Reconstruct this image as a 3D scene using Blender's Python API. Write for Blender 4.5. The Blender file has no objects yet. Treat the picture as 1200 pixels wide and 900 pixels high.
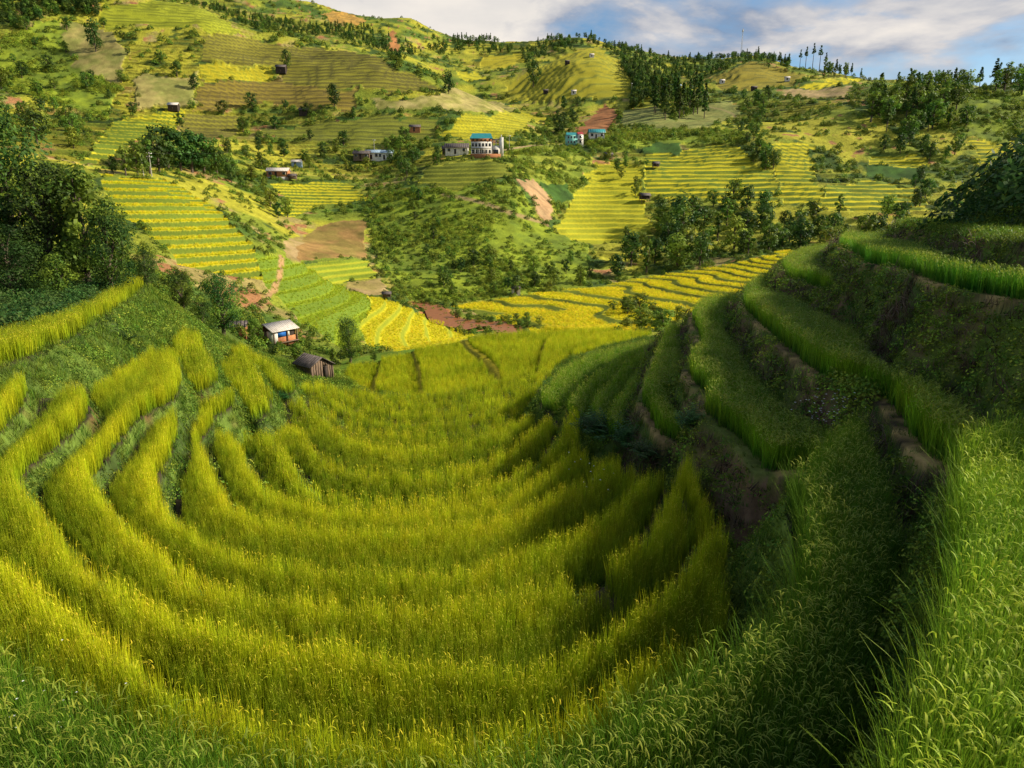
import bpy, math, random
import numpy as np

# ------------------------------------------------------------------ camera, sky, sun, exposure
scene = bpy.context.scene
COL = scene.collection
PITCH = math.radians(14.35)
CP, SP = math.cos(PITCH), math.sin(PITCH)
F = 782.0
cam_d = bpy.data.cameras.new("camera")
cam_d.sensor_width = 36.0
cam_d.lens = 36.0 * F / 1200.0
cam_d.clip_start = 0.05
cam_d.clip_end = 20000
cam = bpy.data.objects.new("camera", cam_d)
COL.objects.link(cam)
cam.rotation_euler = (math.pi / 2 - PITCH, 0, 0)
scene.camera = cam

SUN_EL = math.radians(31)
SUN_DIR = np.array([0.985, 0.10])            # horizontal direction towards the sun
SUN_DIR = SUN_DIR / np.linalg.norm(SUN_DIR)
scene.view_settings.view_transform = 'Standard'
scene.view_settings.look = 'None'
scene.view_settings.exposure = 1.45
scene.view_settings.gamma = 1.0
scene.view_settings.use_curve_mapping = False
scene.cycles.max_bounces = 5
scene.cycles.diffuse_bounces = 3
scene.cycles.transmission_bounces = 3
scene.cycles.transparent_max_bounces = 6
scene.cycles.use_adaptive_sampling = True

sun_d = bpy.data.lights.new("sun", 'SUN')
sun_d.energy = 2.8
sun_d.angle = math.radians(2.0)
sun_d.color = (1.0, 0.91, 0.72)
sun = bpy.data.objects.new("sun", sun_d)
COL.objects.link(sun)
from mathutils import Vector
sv = Vector((SUN_DIR[0] * math.cos(SUN_EL), SUN_DIR[1] * math.cos(SUN_EL), math.sin(SUN_EL)))
sun.rotation_euler = sv.to_track_quat('Z', 'Y').to_euler()

world = bpy.data.worlds.new("World")
scene.world = world
world.use_nodes = True
wt = world.node_tree
wt.nodes.clear()


def nd(t, kind, **kw):
    n = t.nodes.new(kind)
    for k, v in kw.items():
        setattr(n, k, v)
    return n


def build_world():
    L = wt.links.new
    out = nd(wt, 'ShaderNodeOutputWorld')
    bg = nd(wt, 'ShaderNodeBackground')
    bg.inputs['Strength'].default_value = 0.15
    sky = nd(wt, 'ShaderNodeTexSky')
    sky.sky_type = 'NISHITA'
    sky.sun_disc = False
    sky.sun_elevation = SUN_EL
    sky.sun_rotation = math.atan2(SUN_DIR[0], SUN_DIR[1])
    tc = nd(wt, 'ShaderNodeTexCoord')
    sep = nd(wt, 'ShaderNodeSeparateXYZ')
    L(tc.outputs['Generated'], sep.inputs[0])
    # clouds: a plane high above the place, looked up along the view direction
    add = nd(wt, 'ShaderNodeMath', operation='ADD'); add.inputs[1].default_value = 0.16
    L(sep.outputs['Z'], add.inputs[0])
    mx = nd(wt, 'ShaderNodeMath', operation='MAXIMUM'); mx.inputs[1].default_value = 0.05
    L(add.outputs[0], mx.inputs[0])
    dx = nd(wt, 'ShaderNodeMath', operation='DIVIDE'); L(sep.outputs['X'], dx.inputs[0]); L(mx.outputs[0], dx.inputs[1])
    dy = nd(wt, 'ShaderNodeMath', operation='DIVIDE'); L(sep.outputs['Y'], dy.inputs[0]); L(mx.outputs[0], dy.inputs[1])
    cmb = nd(wt, 'ShaderNodeCombineXYZ'); L(dx.outputs[0], cmb.inputs[0]); L(dy.outputs[0], cmb.inputs[1])
    n1 = nd(wt, 'ShaderNodeTexNoise'); n1.inputs['Scale'].default_value = 1.7
    n1.inputs['Detail'].default_value = 9; n1.inputs['Roughness'].default_value = 0.56
    n1.inputs['Distortion'].default_value = 0.35
    mp = nd(wt, 'ShaderNodeMapping'); mp.inputs['Location'].default_value = CLOUD_OFF
    L(cmb.outputs[0], mp.inputs[0]); L(mp.outputs[0], n1.inputs['Vector'])
    # the big cumulus bank that stands over the mountain, ahead of the viewer
    cov = nd(wt, 'ShaderNodeVectorMath', operation='DISTANCE')
    cov.inputs[1].default_value = (-0.10, 0.955, 0.28)
    L(tc.outputs['Generated'], cov.inputs[0])
    cr = nd(wt, 'ShaderNodeMapRange'); cr.inputs['From Min'].default_value = 0.07; cr.inputs['From Max'].default_value = 0.22
    cr.inputs['To Min'].default_value = 0.34; cr.inputs['To Max'].default_value = 0.0
    L(cov.outputs['Value'], cr.inputs['Value'])
    sm = nd(wt, 'ShaderNodeMath', operation='ADD'); L(n1.outputs['Fac'], sm.inputs[0]); L(cr.outputs[0], sm.inputs[1])
    mask = nd(wt, 'ShaderNodeMapRange'); mask.inputs['From Min'].default_value = 0.43; mask.inputs['From Max'].default_value = 0.58
    L(sm.outputs[0], mask.inputs['Value'])
    n2 = nd(wt, 'ShaderNodeTexNoise'); n2.inputs['Scale'].default_value = 3.2; n2.inputs['Detail'].default_value = 7
    mp2 = nd(wt, 'ShaderNodeMapping'); mp2.inputs['Location'].default_value = (4.4, 1.3, 0)
    L(cmb.outputs[0], mp2.inputs[0]); L(mp2.outputs[0], n2.inputs['Vector'])
    ramp = nd(wt, 'ShaderNodeValToRGB')
    ramp.color_ramp.elements[0].position = 0.36; ramp.color_ramp.elements[0].color = (0.62, 0.78, 1.1, 1)
    ramp.color_ramp.elements[1].position = 0.64; ramp.color_ramp.elements[1].color = (1.65, 1.6, 1.62, 1)
    L(n2.outputs['Fac'], ramp.inputs[0])
    # brighter where the bank is thick and catches the sun
    warm = nd(wt, 'ShaderNodeMix', data_type='RGBA')
    warm.inputs['B'].default_value = (2.75, 2.5, 2.15, 1)
    wr = nd(wt, 'ShaderNodeMapRange'); wr.inputs['From Min'].default_value = 0.54; wr.inputs['From Max'].default_value = 0.72
    wr.inputs['To Max'].default_value = 0.62
    L(sm.outputs[0], wr.inputs['Value']); L(wr.outputs[0], warm.inputs['Factor'])
    L(ramp.outputs[0], warm.inputs['A'])
    mix = nd(wt, 'ShaderNodeMix', data_type='RGBA')
    hs = nd(wt, 'ShaderNodeHueSaturation'); hs.inputs['Saturation'].default_value = 1.4; hs.inputs['Value'].default_value = 0.32
    L(sky.outputs[0], hs.inputs['Color'])
    L(mask.outputs[0], mix.inputs['Factor']); L(hs.outputs[0], mix.inputs['A']); L(warm.outputs['Result'], mix.inputs['B'])
    L(mix.outputs['Result'], bg.inputs['Color'])
    L(bg.outputs[0], out.inputs[0])


CLOUD_OFF = (0.7, 0.35, 0.0)
build_world()

# ------------------------------------------------------------------ helpers
rng = np.random.default_rng(7)
random.seed(7)
SC = 1.3


def pix_dir(px, py):
    u = (np.asarray(px, float) - 600) / F
    v = (450 - np.asarray(py, float)) / F
    return np.stack([u, CP + v * SP, v * CP - SP], -1)


def on_plane(pts, z):
    """Where the lines of sight of traced points meet the level plane z: a terrace edge is a contour."""
    p = np.asarray(pts, float)
    d = pix_dir(p[:, 0], p[:, 1])
    dz = np.minimum(d[:, 2], -0.012)
    t = z / dz
    return (d * t[:, None])[:, :2]


def project(P):
    x, y, z = P[..., 0], P[..., 1], P[..., 2]
    d = y * CP - z * SP
    up = y * SP + z * CP
    return 600 + F * x / d, 450 - F * up / d


def _h(ix, iy, seed):
    n = (ix.astype(np.int64) * 374761393 + iy.astype(np.int64) * 668265263 + seed * 1442695041) & 0x7fffffff
    n = ((n ^ (n >> 13)) * 1274126177) & 0x7fffffff
    return ((n ^ (n >> 16)) & 0xffff) / 65535.0


def vnoise(x, y, seed=0):
    ix, iy = np.floor(x), np.floor(y)
    fx, fy = x - ix, y - iy
    fx = fx * fx * (3 - 2 * fx); fy = fy * fy * (3 - 2 * fy)
    a, b = _h(ix, iy, seed), _h(ix + 1, iy, seed)
    c, d = _h(ix, iy + 1, seed), _h(ix + 1, iy + 1, seed)
    return (a * (1 - fx) + b * fx) * (1 - fy) + (c * (1 - fx) + d * fx) * fy


def fbm(x, y, scale, octaves=4, seed=0):
    s, amp, tot = 0, 1.0, 0.0
    for o in range(octaves):
        s = s + amp * (vnoise(x / scale, y / scale, seed + o * 17) - 0.5)
        tot += amp; amp *= 0.5; scale /= 2.03
    return s / tot * 2


def inside(poly, x, y):
    r = np.zeros(x.shape, bool)
    n = len(poly)
    for i in range(n):
        x0, y0 = poly[i]; x1, y1 = poly[(i + 1) % n]
        if y0 == y1: continue
        c = ((y0 > y) != (y1 > y))
        r ^= c & (x < (x1 - x0) * (y - y0) / (y1 - y0) + x0)
    return r


def edge_dist(poly, x, y):
    d2 = np.full(x.shape, 1e12)
    n = len(poly)
    for i in range(n):
        x0, y0 = poly[i]; x1, y1 = poly[(i + 1) % n]
        ex, ey = x1 - x0, y1 - y0
        l2 = ex * ex + ey * ey + 1e-9
        t = np.clip(((x - x0) * ex + (y - y0) * ey) / l2, 0, 1)
        d2 = np.minimum(d2, (x - x0 - t * ex) ** 2 + (y - y0 - t * ey) ** 2)
    return np.sqrt(d2)


def signed(poly, x, y):
    d = edge_dist(poly, x, y)
    return np.where(inside(poly, x, y), d, -d)


def spline(pts, n=5):
    """Catmull-Rom through an open run of points."""
    p = np.asarray(pts, float)
    q = np.vstack([2 * p[0] - p[1], p, 2 * p[-1] - p[-2]])
    out = []
    for i in range(1, len(q) - 2):
        for k in range(n):
            t = k / n
            out.append(0.5 * (2 * q[i] + (q[i + 1] - q[i - 1]) * t + (2 * q[i - 1] - 5 * q[i] + 4 * q[i + 1] - q[i + 2]) * t * t
                              + (3 * q[i] - q[i - 1] - 3 * q[i + 1] + q[i + 2]) * t ** 3))
    out.append(q[-2])
    return np.array(out)


def mesh_np(name, V, Fq, cols=None, smooth=True, mat=None):
    """A mesh from numpy arrays; Fq is an (n,3) or (n,4) index array."""
    me = bpy.data.meshes.new(name)
    V = np.asarray(V, np.float32); Fq = np.asarray(Fq, np.int32)
    me.vertices.add(len(V)); me.vertices.foreach_set("co", V.ravel())
    n, k = Fq.shape
    me.loops.add(n * k); me.loops.foreach_set("vertex_index", Fq.ravel())
    me.polygons.add(n)
    me.polygons.foreach_set("loop_start", np.arange(0, n * k, k, dtype=np.int32))
    me.polygons.foreach_set("loop_total", np.full(n, k, np.int32))
    if smooth:
        me.polygons.foreach_set("use_smooth", np.ones(n, bool))
    me.update(calc_edges=True)
    if cols is not None:
        at = me.color_attributes.new("Col", 'FLOAT_COLOR', 'POINT')
        c = np.ones((len(V), 4), np.float32); c[:, :3] = cols
        at.data.foreach_set("color", c.ravel())
    if mat is not None:
        me.materials.append(mat)
    return me


def put(name, me, parent=None, loc=None, rotz=0.0, label=None, cat=None, group=None, kind=None):
    o = bpy.data.objects.new(name, me)
    COL.objects.link(o)
    if parent is not None: o.parent = parent
    if loc is not None: o.location = loc
    if rotz: o.rotation_euler = (0, 0, rotz)
    for k, v in (('label', label), ('category', cat), ('group', group), ('kind', kind)):
        if v: o[k] = v
    return o


# ------------------------------------------------------------------ materials
def leaf_material(name, trans=0.35, var=0.25, rough=0.6, tint=(1, 1, 1), patch=0.0, patch_scale=0.25, spec=0.12, ripe=False):
    m = bpy.data.materials.new(name); m.use_nodes = True
    t = m.node_tree; t.nodes.clear(); L = t.links.new
    out = nd(t, 'ShaderNodeOutputMaterial')
    at = nd(t, 'ShaderNodeAttribute', attribute_name="Col")
    oi = nd(t, 'ShaderNodeObjectInfo')
    hsv = nd(t, 'ShaderNodeHueSaturation')
    mr = nd(t, 'ShaderNodeMapRange'); mr.inputs['To Min'].default_value = 1 - var; mr.inputs['To Max'].default_value = 1 + var
    L(oi.outputs['Random'], mr.inputs['Value'])
    L(mr.outputs[0], hsv.inputs['Value'])
    mh = nd(t, 'ShaderNodeMath', operation='MULTIPLY_ADD'); mh.inputs[1].default_value = 7.31; mh.inputs[2].default_value = 0.0
    L(oi.outputs['Random'], mh.inputs[0])
    fr = nd(t, 'ShaderNodeMath', operation='FRACT'); L(mh.outputs[0], fr.inputs[0])
    hr = nd(t, 'ShaderNodeMapRange'); hr.inputs['To Min'].default_value = 0.5 - var * 0.09; hr.inputs['To Max'].default_value = 0.5 + var * 0.09
    L(fr.outputs[0], hr.inputs['Value']); L(hr.outputs[0], hsv.inputs['Hue'])
    L(at.outputs['Color'], hsv.inputs['Color'])
    col = hsv.outputs[0]
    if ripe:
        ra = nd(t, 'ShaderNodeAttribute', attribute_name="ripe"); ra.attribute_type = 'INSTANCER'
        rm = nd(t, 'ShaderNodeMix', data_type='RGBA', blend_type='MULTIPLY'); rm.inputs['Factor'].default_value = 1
        rr = nd(t, 'ShaderNodeMix', data_type='RGBA'); rr.inputs['A'].default_value = (0.46, 0.64, 0.85, 1); rr.inputs['B'].default_value = (1.43, 1.37, 1.0, 1)  # A darkens for painted shade at the bank foot, B brightens the ripe lip
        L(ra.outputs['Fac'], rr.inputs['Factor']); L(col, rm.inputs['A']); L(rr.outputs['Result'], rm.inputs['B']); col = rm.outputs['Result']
    if patch > 0:
        geo = nd(t, 'ShaderNodeNewGeometry')
        nz = nd(t, 'ShaderNodeTexNoise'); nz.inputs['Scale'].default_value = patch_scale; nz.inputs['Detail'].default_value = 4
        L(geo.outputs['Position'], nz.inputs['Vector'])
        rp = nd(t, 'ShaderNodeMapRange'); rp.inputs['From Min'].default_value = 0.3; rp.inputs['From Max'].default_value = 0.7
        rp.inputs['To Min'].default_value = 1 - patch; rp.inputs['To Max'].default_value = 1 + patch
        L(nz.outputs['Fac'], rp.inputs['Value'])
        h2 = nd(t, 'ShaderNodeHueSaturation'); L(rp.outputs[0], h2.inputs['Value']); L(col, h2.inputs['Color'])
        r3 = nd(t, 'ShaderNodeMapRange'); r3.inputs['From Min'].default_value = 0.3; r3.inputs['From Max'].default_value = 0.7
        r3.inputs['To Min'].default_value = 0.5 + 0.05 * patch; r3.inputs['To Max'].default_value = 0.5 - 0.05 * patch
        L(nz.outputs['Fac'], r3.inputs['Value']); L(r3.outputs[0], h2.inputs['Hue'])
        col = h2.outputs[0]
    if tuple(tint) != (1, 1, 1):
        mm = nd(t, 'ShaderNodeMix', data_type='RGBA', blend_type='MULTIPLY'); mm.inputs['Factor'].default_value = 1
        mm.inputs['B'].default_value = (*tint, 1); L(col, mm.inputs['A']); col = mm.outputs['Result']
    p = nd(t, 'ShaderNodeBsdfPrincipled'); p.inputs['Roughness'].default_value = rough
    p.inputs['Specular IOR Level'].default_value = spec
    L(col, p.inputs['Base Color'])
    tr = nd(t, 'ShaderNodeBsdfTranslucent'); L(col, tr.inputs['Color'])
    mx = nd(t, 'ShaderNodeMixShader'); mx.inputs[0].default_value = trans
    L(p.outputs[0], mx.inputs[1]); L(tr.outputs[0], mx.inputs[2]); L(mx.outputs[0], out.inputs[0])
    return m


def plain_material(name, col, rough=0.7, metal=0.0, grain=0.12, scale=6.0, bump=0.0, stretch=(1, 1, 1), spec=0.3):
    m = bpy.data.materials.new(name); m.use_nodes = True
    t = m.node_tree; L = t.links.new
    p = t.nodes['Principled BSDF']
    p.inputs['Roughness'].default_value = rough; p.inputs['Metallic'].default_value = metal
    p.inputs['Specular IOR Level'].default_value = spec
    tc = nd(t, 'ShaderNodeTexCoord'); mp = nd(t, 'ShaderNodeMapping'); mp.inputs['Scale'].default_value = stretch
    L(tc.outputs['Object'], mp.inputs[0])
    nz = nd(t, 'ShaderNodeTexNoise'); nz.inputs['Scale'].default_value = scale; nz.inputs['Detail'].default_value = 6
    L(mp.outputs[0], nz.inputs['Vector'])
    rp = nd(t, 'ShaderNodeValToRGB')
    c = np.array(col)
    rp.color_ramp.elements[0].position = 0.3; rp.color_ramp.elements[0].color = (*(c * (1 - grain * 1.6)), 1)
    rp.color_ramp.elements[1].position = 0.7; rp.color_ramp.elements[1].color = (*np.minimum(c * (1 + grain), 0.9), 1)
    L(nz.outputs['Fac'], rp.inputs[0]); L(rp.outputs[0], p.inputs['Base Color'])
    if bump:
        b = nd(t, 'ShaderNodeBump'); b.inputs['Strength'].default_value = bump; b.inputs['Distance'].default_value = 0.05
        L(nz.outputs['Fac'], b.inputs['Height']); L(b.outputs[0], p.inputs['Normal'])
    return m


def ground_material(name, fine=1.5, amp=0.35, bump=0.5, dist=0.3):
    m = bpy.data.materials.new(name); m.use_nodes = True
    t = m.node_tree; L = t.links.new
    p = t.nodes['Principled BSDF']; p.inputs['Roughness'].default_value = 0.9; p.inputs['Specular IOR Level'].default_value = 0.08
    at = nd(t, 'ShaderNodeAttribute', attribute_name="Col")
    geo = nd(t, 'ShaderNodeNewGeometry')
    nz = nd(t, 'ShaderNodeTexNoise'); nz.inputs['Scale'].default_value = fine; nz.inputs['Detail'].default_value = 8
    nz.inputs['Roughness'].default_value = 0.7
    L(geo.outputs['Position'], nz.inputs['Vector'])
    mr = nd(t, 'ShaderNodeMapRange'); mr.inputs['From Min'].default_value = 0.3; mr.inputs['From Max'].default_value = 0.7
    mr.inputs['To Min'].default_value = 1 - amp; mr.inputs['To Max'].default_value = 1 + amp
    L(nz.outputs['Fac'], mr.inputs['Value'])
    hs = nd(t, 'ShaderNodeHueSaturation'); L(mr.outputs[0], hs.inputs['Value']); L(at.outputs['Color'], hs.inputs['Color'])
    L(hs.outputs[0], p.inputs['Base Color'])
    b = nd(t, 'ShaderNodeBump'); b.inputs['Strength'].default_value = bump; b.inputs['Distance'].default_value = dist
    L(nz.outputs['Fac'], b.inputs['Height']); L(b.outputs[0], p.inputs['Normal'])
    return m


M = {}
M['ground'] = ground_material('terrace_earth', 3.0, 0.35, 0.6, 0.08)
M['hill'] = ground_material('hillside_cover', 0.9, 0.38, 0.9, 0.5)
M['crop'] = ground_material('field_crop', 1.6, 0.22, 0.6, 0.25)
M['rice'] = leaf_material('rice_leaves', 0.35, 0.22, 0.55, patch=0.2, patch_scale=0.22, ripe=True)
M['weed'] = leaf_material('weed_leaves', 0.25, 0.35, 0.6, patch=0.3, patch_scale=0.5)
M['tree'] = leaf_material('tree_leaves', 0.36, 0.30, 0.55)
M['bark'] = plain_material('bark', (0.10, 0.075, 0.05), 0.9, grain=0.4, scale=5, bump=0.5)
M['wood'] = plain_material('weathered_wood', (0.17, 0.115, 0.075), 0.85, grain=0.5, scale=4, bump=0.4, stretch=(6, 6, 0.6))
M['darkwood'] = plain_material('dark_wood', (0.045, 0.032, 0.025), 0.9, grain=0.4, scale=4)
M['fibre'] = plain_material('grey_brown_fibre_sheet', (0.105, 0.085, 0.078), 0.85, grain=0.35, scale=3)
M['pale_sheet'] = plain_material('pale_fibre_sheet', (0.56, 0.50, 0.44), 0.7, grain=0.15, scale=2.5)
M['white'] = plain_material('white_plaster', (0.66, 0.62, 0.55), 0.85, grain=0.22, scale=1.6, stretch=(1.5, 1.5, 0.35))
M['grey'] = plain_material('grey_concrete', (0.34, 0.32, 0.30), 0.9, grain=0.15, scale=1.2)
M['brick'] = plain_material('orange_brickwork', (0.42, 0.17, 0.07), 0.9, grain=0.25, scale=3)
M['teal'] = plain_material('teal_metal_roof', (0.035, 0.24, 0.25), 0.5, grain=0.12, scale=1.0)
M['tealwall'] = plain_material('teal_painted_wall', (0.22, 0.50, 0.43), 0.8, grain=0.1, scale=1.0)
M['red'] = plain_material('red_metal_roof', (0.38, 0.04, 0.035), 0.5, grain=0.12, scale=1.0)
M['blue'] = plain_material('blue_tarpaulin', (0.03, 0.16, 0.55), 0.5, grain=0.12, scale=3)
M['bluegrey'] = plain_material('blue_grey_roof', (0.24, 0.33, 0.42), 0.5, grain=0.1, scale=1.0)
M['glass'] = plain_material('dark_window_glass', (0.03, 0.035, 0.04), 0.15, grain=0.05, scale=1.0, spec=0.5)
M['steel'] = plain_material('galvanised_steel', (0.45, 0.45, 0.46), 0.45, metal=0.6, grain=0.1, scale=3)
M['concrete_pole'] = plain_material('concrete_pole', (0.42, 0.39, 0.34), 0.9, grain=0.1, scale=3)
M['wire'] = plain_material('black_wire', (0.03, 0.03, 0.03), 0.6, grain=0.05)
M['pvc'] = plain_material('white_plastic', (0.78, 0.78, 0.76), 0.4, grain=0.04)
M['flower'] = plain_material('white_petal', (0.78, 0.78, 0.74), 0.7, grain=0.05)


def river_material():
    m = bpy.data.materials.new('muddy_water'); m.use_nodes = True
    t = m.node_tree; L = t.links.new
    p = t.nodes['Principled BSDF']
    p.inputs['Base Color'].default_value = (0.27, 0.09, 0.025, 1); p.inputs['Roughness'].default_value = 0.4
    nz = nd(t, 'ShaderNodeTexNoise'); nz.inputs['Scale'].default_value = 0.9; nz.inputs['Detail'].default_value = 5
    g = nd(t, 'ShaderNodeNewGeometry'); L(g.outputs['Position'], nz.inputs['Vector'])
    b = nd(t, 'ShaderNodeBump'); b.inputs['Strength'].default_value = 0.5; b.inputs['Distance'].default_value = 0.2
    L(nz.outputs['Fac'], b.inputs['Height']); L(b.outputs[0], p.inputs['Normal'])
    return m


M['river'] = river_material()

# ------------------------------------------------------------------ the valley: a loft over ridge, slope and river lines
PX = [-200, -100, 0, 100, 200, 300, 350, 400, 450, 500, 550, 600, 640, 700, 750, 800, 850, 900, 950, 1000, 1050, 1100, 1150, 1200, 1300, 1400]
# every line: {px: (py, distance)}
LINES = [
    {-200: (380, 34), 0: (375, 36), 100: (365, 42), 200: (394, 48), 250: (414, 50), 300: (430, 53), 400: (448, 58), 500: (463, 50), 600: (447, 52), 700: (428, 50), 800: (408, 52), 900: (385, 50), 1000: (350, 48), 1100: (330, 46), 1200: (300, 45), 1400: (240, 45)},
    {-200: (300, 70), 0: (300, 70), 100: (300, 75), 200: (340, 72), 300: (402, 74), 400: (430, 66), 500: (407, 68), 550: (397, 71), 600: (390, 73), 640: (386, 75), 700: (385, 76), 760: (387, 75), 800: (392, 72), 900: (378, 72), 1000: (350, 70), 1100: (330, 70), 1200: (310, 70), 1400: (260, 70)},
    {-200: (230, 100), 0: (245, 100), 100: (262, 98), 200: (300, 95), 300: (350, 95), 350: (372, 93), 400: (388, 90), 450: (405, 90), 500: (405, 95), 550: (402, 106), 600: (398, 112), 700: (394, 113), 800: (392, 110), 900: (385, 105), 1000: (365, 105), 1100: (340, 105), 1200: (310, 105), 1400: (260, 105)},
    {-200: (170, 125), 0: (195, 125), 100: (197, 127), 200: (222, 127), 250: (245, 126), 300: (268, 125), 350: (303, 124), 400: (334, 124), 430: (345, 126), 470: (355, 128), 500: (364, 132), 550: (375, 130), 600: (381, 124), 700: (377, 122), 750: (365, 128), 800: (352, 138), 900: (322, 152), 950: (308, 158), 1000: (315, 155), 1100: (305, 150), 1200: (285, 150), 1400: (240, 150)},
    {-200: (180, 150), 0: (203, 150), 100: (212, 150), 200: (237, 150), 300: (285, 150), 350: (325, 146), 400: (346, 142), 450: (352, 142), 500: (357, 146), 550: (358, 150), 600: (348, 156), 700: (338, 165), 750: (328, 172), 800: (316, 180), 900: (297, 186), 950: (292, 186), 1000: (300, 188), 1100: (290, 195), 1200: (278, 200), 1400: (240, 200)},
    {-200: (150, 200), 0: (172, 200), 100: (188, 200), 200: (206, 200), 300: (246, 195), 350: (282, 186), 400: (292, 184), 440: (300, 186), 500: (305, 186), 600: (300, 190), 700: (300, 200), 800: (293, 208), 900: (288, 214), 1000: (284, 220), 1100: (275, 225), 1200: (262, 230), 1400: (230, 230)},
    {-200: (115, 270), 0: (140, 270), 100: (150, 270), 200: (166, 265), 300: (208, 258), 400: (218, 255), 440: (222, 250), 500: (214, 245), 600: (212, 240), 650: (246, 246), 700: (250, 252), 800: (240, 257), 900: (236, 262), 1000: (236, 262), 1100: (228, 266), 1200: (218, 270), 1400: (190, 270)},
    {-200: (60, 340), 0: (98, 340), 100: (115, 340), 200: (136, 335), 300: (166, 330), 400: (180, 318), 500: (184, 308), 570: (181, 305), 600: (180, 305), 650: (178, 308), 700: (183, 312), 800: (178, 318), 900: (176, 318), 1000: (190, 312), 1100: (185, 312), 1200: (172, 315), 1400: (150, 315)},
    {-200: (-130, 480), 0: (-40, 475), 100: (-12, 470), 200: (6, 460), 250: (16, 455), 300: (40, 450), 380: (53, 444), 440: (64, 436), 500: (94, 420), 560: (116, 410), 600: (134, 400), 640: (156, 380), 700: (146, 392), 800: (142, 398), 900: (150, 378), 960: (140, 374), 1000: (130, 380), 1050: (122, 392), 1100: (110, 402), 1150: (100, 420), 1200: (96, 430), 1400: (90, 430)},
    {-200: (-110, 550), 0: (-20, 550), 100: (5, 545), 200: (24, 540), 300: (58, 530), 380: (70, 520), 440: (80, 510), 500: (112, 495), 560: (128, 480), 600: (138, 470), 640: (146, 455), 700: (124, 470), 800: (118, 480), 900: (116, 470), 1000: (104, 470), 1050: (100, 480), 1100: (112, 480), 1200: (104, 480), 1400: (95, 480)},
    {-200: (-90, 650), 0: (-30, 650), 200: (2, 650), 300: (20, 650), 380: (36, 645), 440: (52, 640), 500: (70, 640), 560: (86, 630), 600: (90, 620), 640: (74, 620), 690: (54, 620), 730: (68, 615), 770: (90, 610), 800: (100, 600), 840: (82, 600), 880: (70, 600), 920: (80, 600), 960: (88, 590), 1000: (94, 590), 1050: (97, 590), 1100: (108, 590), 1200: (108, 590), 1400: (95, 590)},
    {-200: (-60, 740), 0: (-15, 740), 200: (8, 740), 300: (24, 740), 380: (38, 735), 440: (54, 730), 500: (72, 730), 560: (80, 720), 600: (84, 710), 640: (76, 710), 690: (64, 710), 730: (72, 710), 770: (84, 700), 800: (90, 700), 840: (84, 700), 880: (78, 700), 920: (84, 700), 960: (90, 690), 1050: (100, 690), 1200: (110, 690), 1400: (100, 690)},
    {-200: (-100, 930), 0: (-60, 930), 150: (-40, 930), 250: (-16, 930), 320: (0, 930), 390: (13, 920), 430: (26, 920), 450: (24, 920), 466: (20, 920), 485: (28, 920), 515: (42, 920), 560: (50, 930), 600: (53, 930), 640: (50, 930), 690: (47, 930), 730: (58, 930), 780: (70, 930), 840: (76, 930), 870: (70, 930), 900: (74, 930), 960: (88, 930), 1050: (100, 930), 1200: (110, 930), 1400: (100, 930)},
    {-200: (20, 1300), 200: (60, 1300), 600: (110, 1300), 1000: (130, 1300), 1400: (130, 1300)},
    {-200: (120, 2600), 600: (160, 2600), 1400: (160, 2600)},
]
AL = np.linspace(-2.0, 2.0, 801)


def smooth1(a, w):
    k = np.exp(-0.5 * (np.arange(-3 * w, 3 * w + 1) / w) ** 2); k /= k.sum()
    return np.convolve(np.pad(a, 3 * w, mode='edge'), k, mode='valid')


LY, LZ = [], []
for ln in LINES:
    xs = sorted(ln)
    pp = np.arange(xs[0], xs[-1] + 1, 10.0)
    py = np.interp(pp, xs, [ln[x][0] for x in xs]); Y = np.interp(pp, xs, [ln[x][1] for x in xs])
    d = pix_dir(pp, py)
    al = d[:, 0] / d[:, 1]; z = Y * d[:, 2] / d[:, 1]
    w = 4 if ln[0 if 0 in ln else -200][1] < 2000 else 8
    LY.append(smooth1(np.interp(AL, al, Y), w)); LZ.append(smooth1(np.interp(AL, al, z), w))
# under the terraces: low ground in front of the first line
LY.insert(0, np.full_like(AL, -400.0)); LZ.insert(0, np.full_like(AL, -17.0))
LY.insert(1, np.full_like(AL, 8.0)); LZ.insert(1, np.full_like(AL, -17.0))
LY, LZ = np.array(LY), np.array(LZ)
NL = len(LY)
SL = np.zeros_like(LZ)                        # monotone slopes along the distance
sec = (LZ[1:] - LZ[:-1]) / np.maximum(LY[1:] - LY[:-1], 0.5)
for j in range(1, NL - 1):
    a, b = sec[j - 1], sec[j]
    SL[j] = np.where(a * b > 0, 2 * a * b / (a + b + np.sign(a) * 1e-9), 0)
SL[1] = 0


def loft(x, y):
    sh = x.shape
    x = x.ravel(); y = y.ravel()
    al = np.clip(x / np.maximum(y, 3.0), AL[0], AL[-1])
    f = (al - AL[0]) / (AL[1] - AL[0]); i = np.clip(f.astype(int), 0, len(AL) - 2); f = f - i
    out = np.zeros_like(x)
    step = 200000
    for s in range(0, len(x), step):
        e = slice(s, s + step)
        ii, ff = i[e], f[e]
        Y = LY[:, ii] * (1 - ff) + LY[:, ii + 1] * ff
        Z = LZ[:, ii] * (1 - ff) + LZ[:, ii + 1] * ff
        S = SL[:, ii] * (1 - ff) + SL[:, ii + 1] * ff
        j = np.clip((Y <= y[e]).sum(0) - 1, 0, NL - 2)
        n = np.arange(len(ii))
        y0, y1, z0, z1, m0, m1 = Y[j, n], Y[j + 1, n], Z[j, n], Z[j + 1, n], S[j, n], S[j + 1, n]
        h = y1 - y0; t = np.clip((y[e] - y0) / h, 0, 1)
        out[e] = (2 * t ** 3 - 3 * t ** 2 + 1) * z0 + (t ** 3 - 2 * t ** 2 + t) * h * m0 + (-2 * t ** 3 + 3 * t ** 2) * z1 + (t ** 3 - t ** 2) * h * m1
    return out.reshape(sh)


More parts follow.
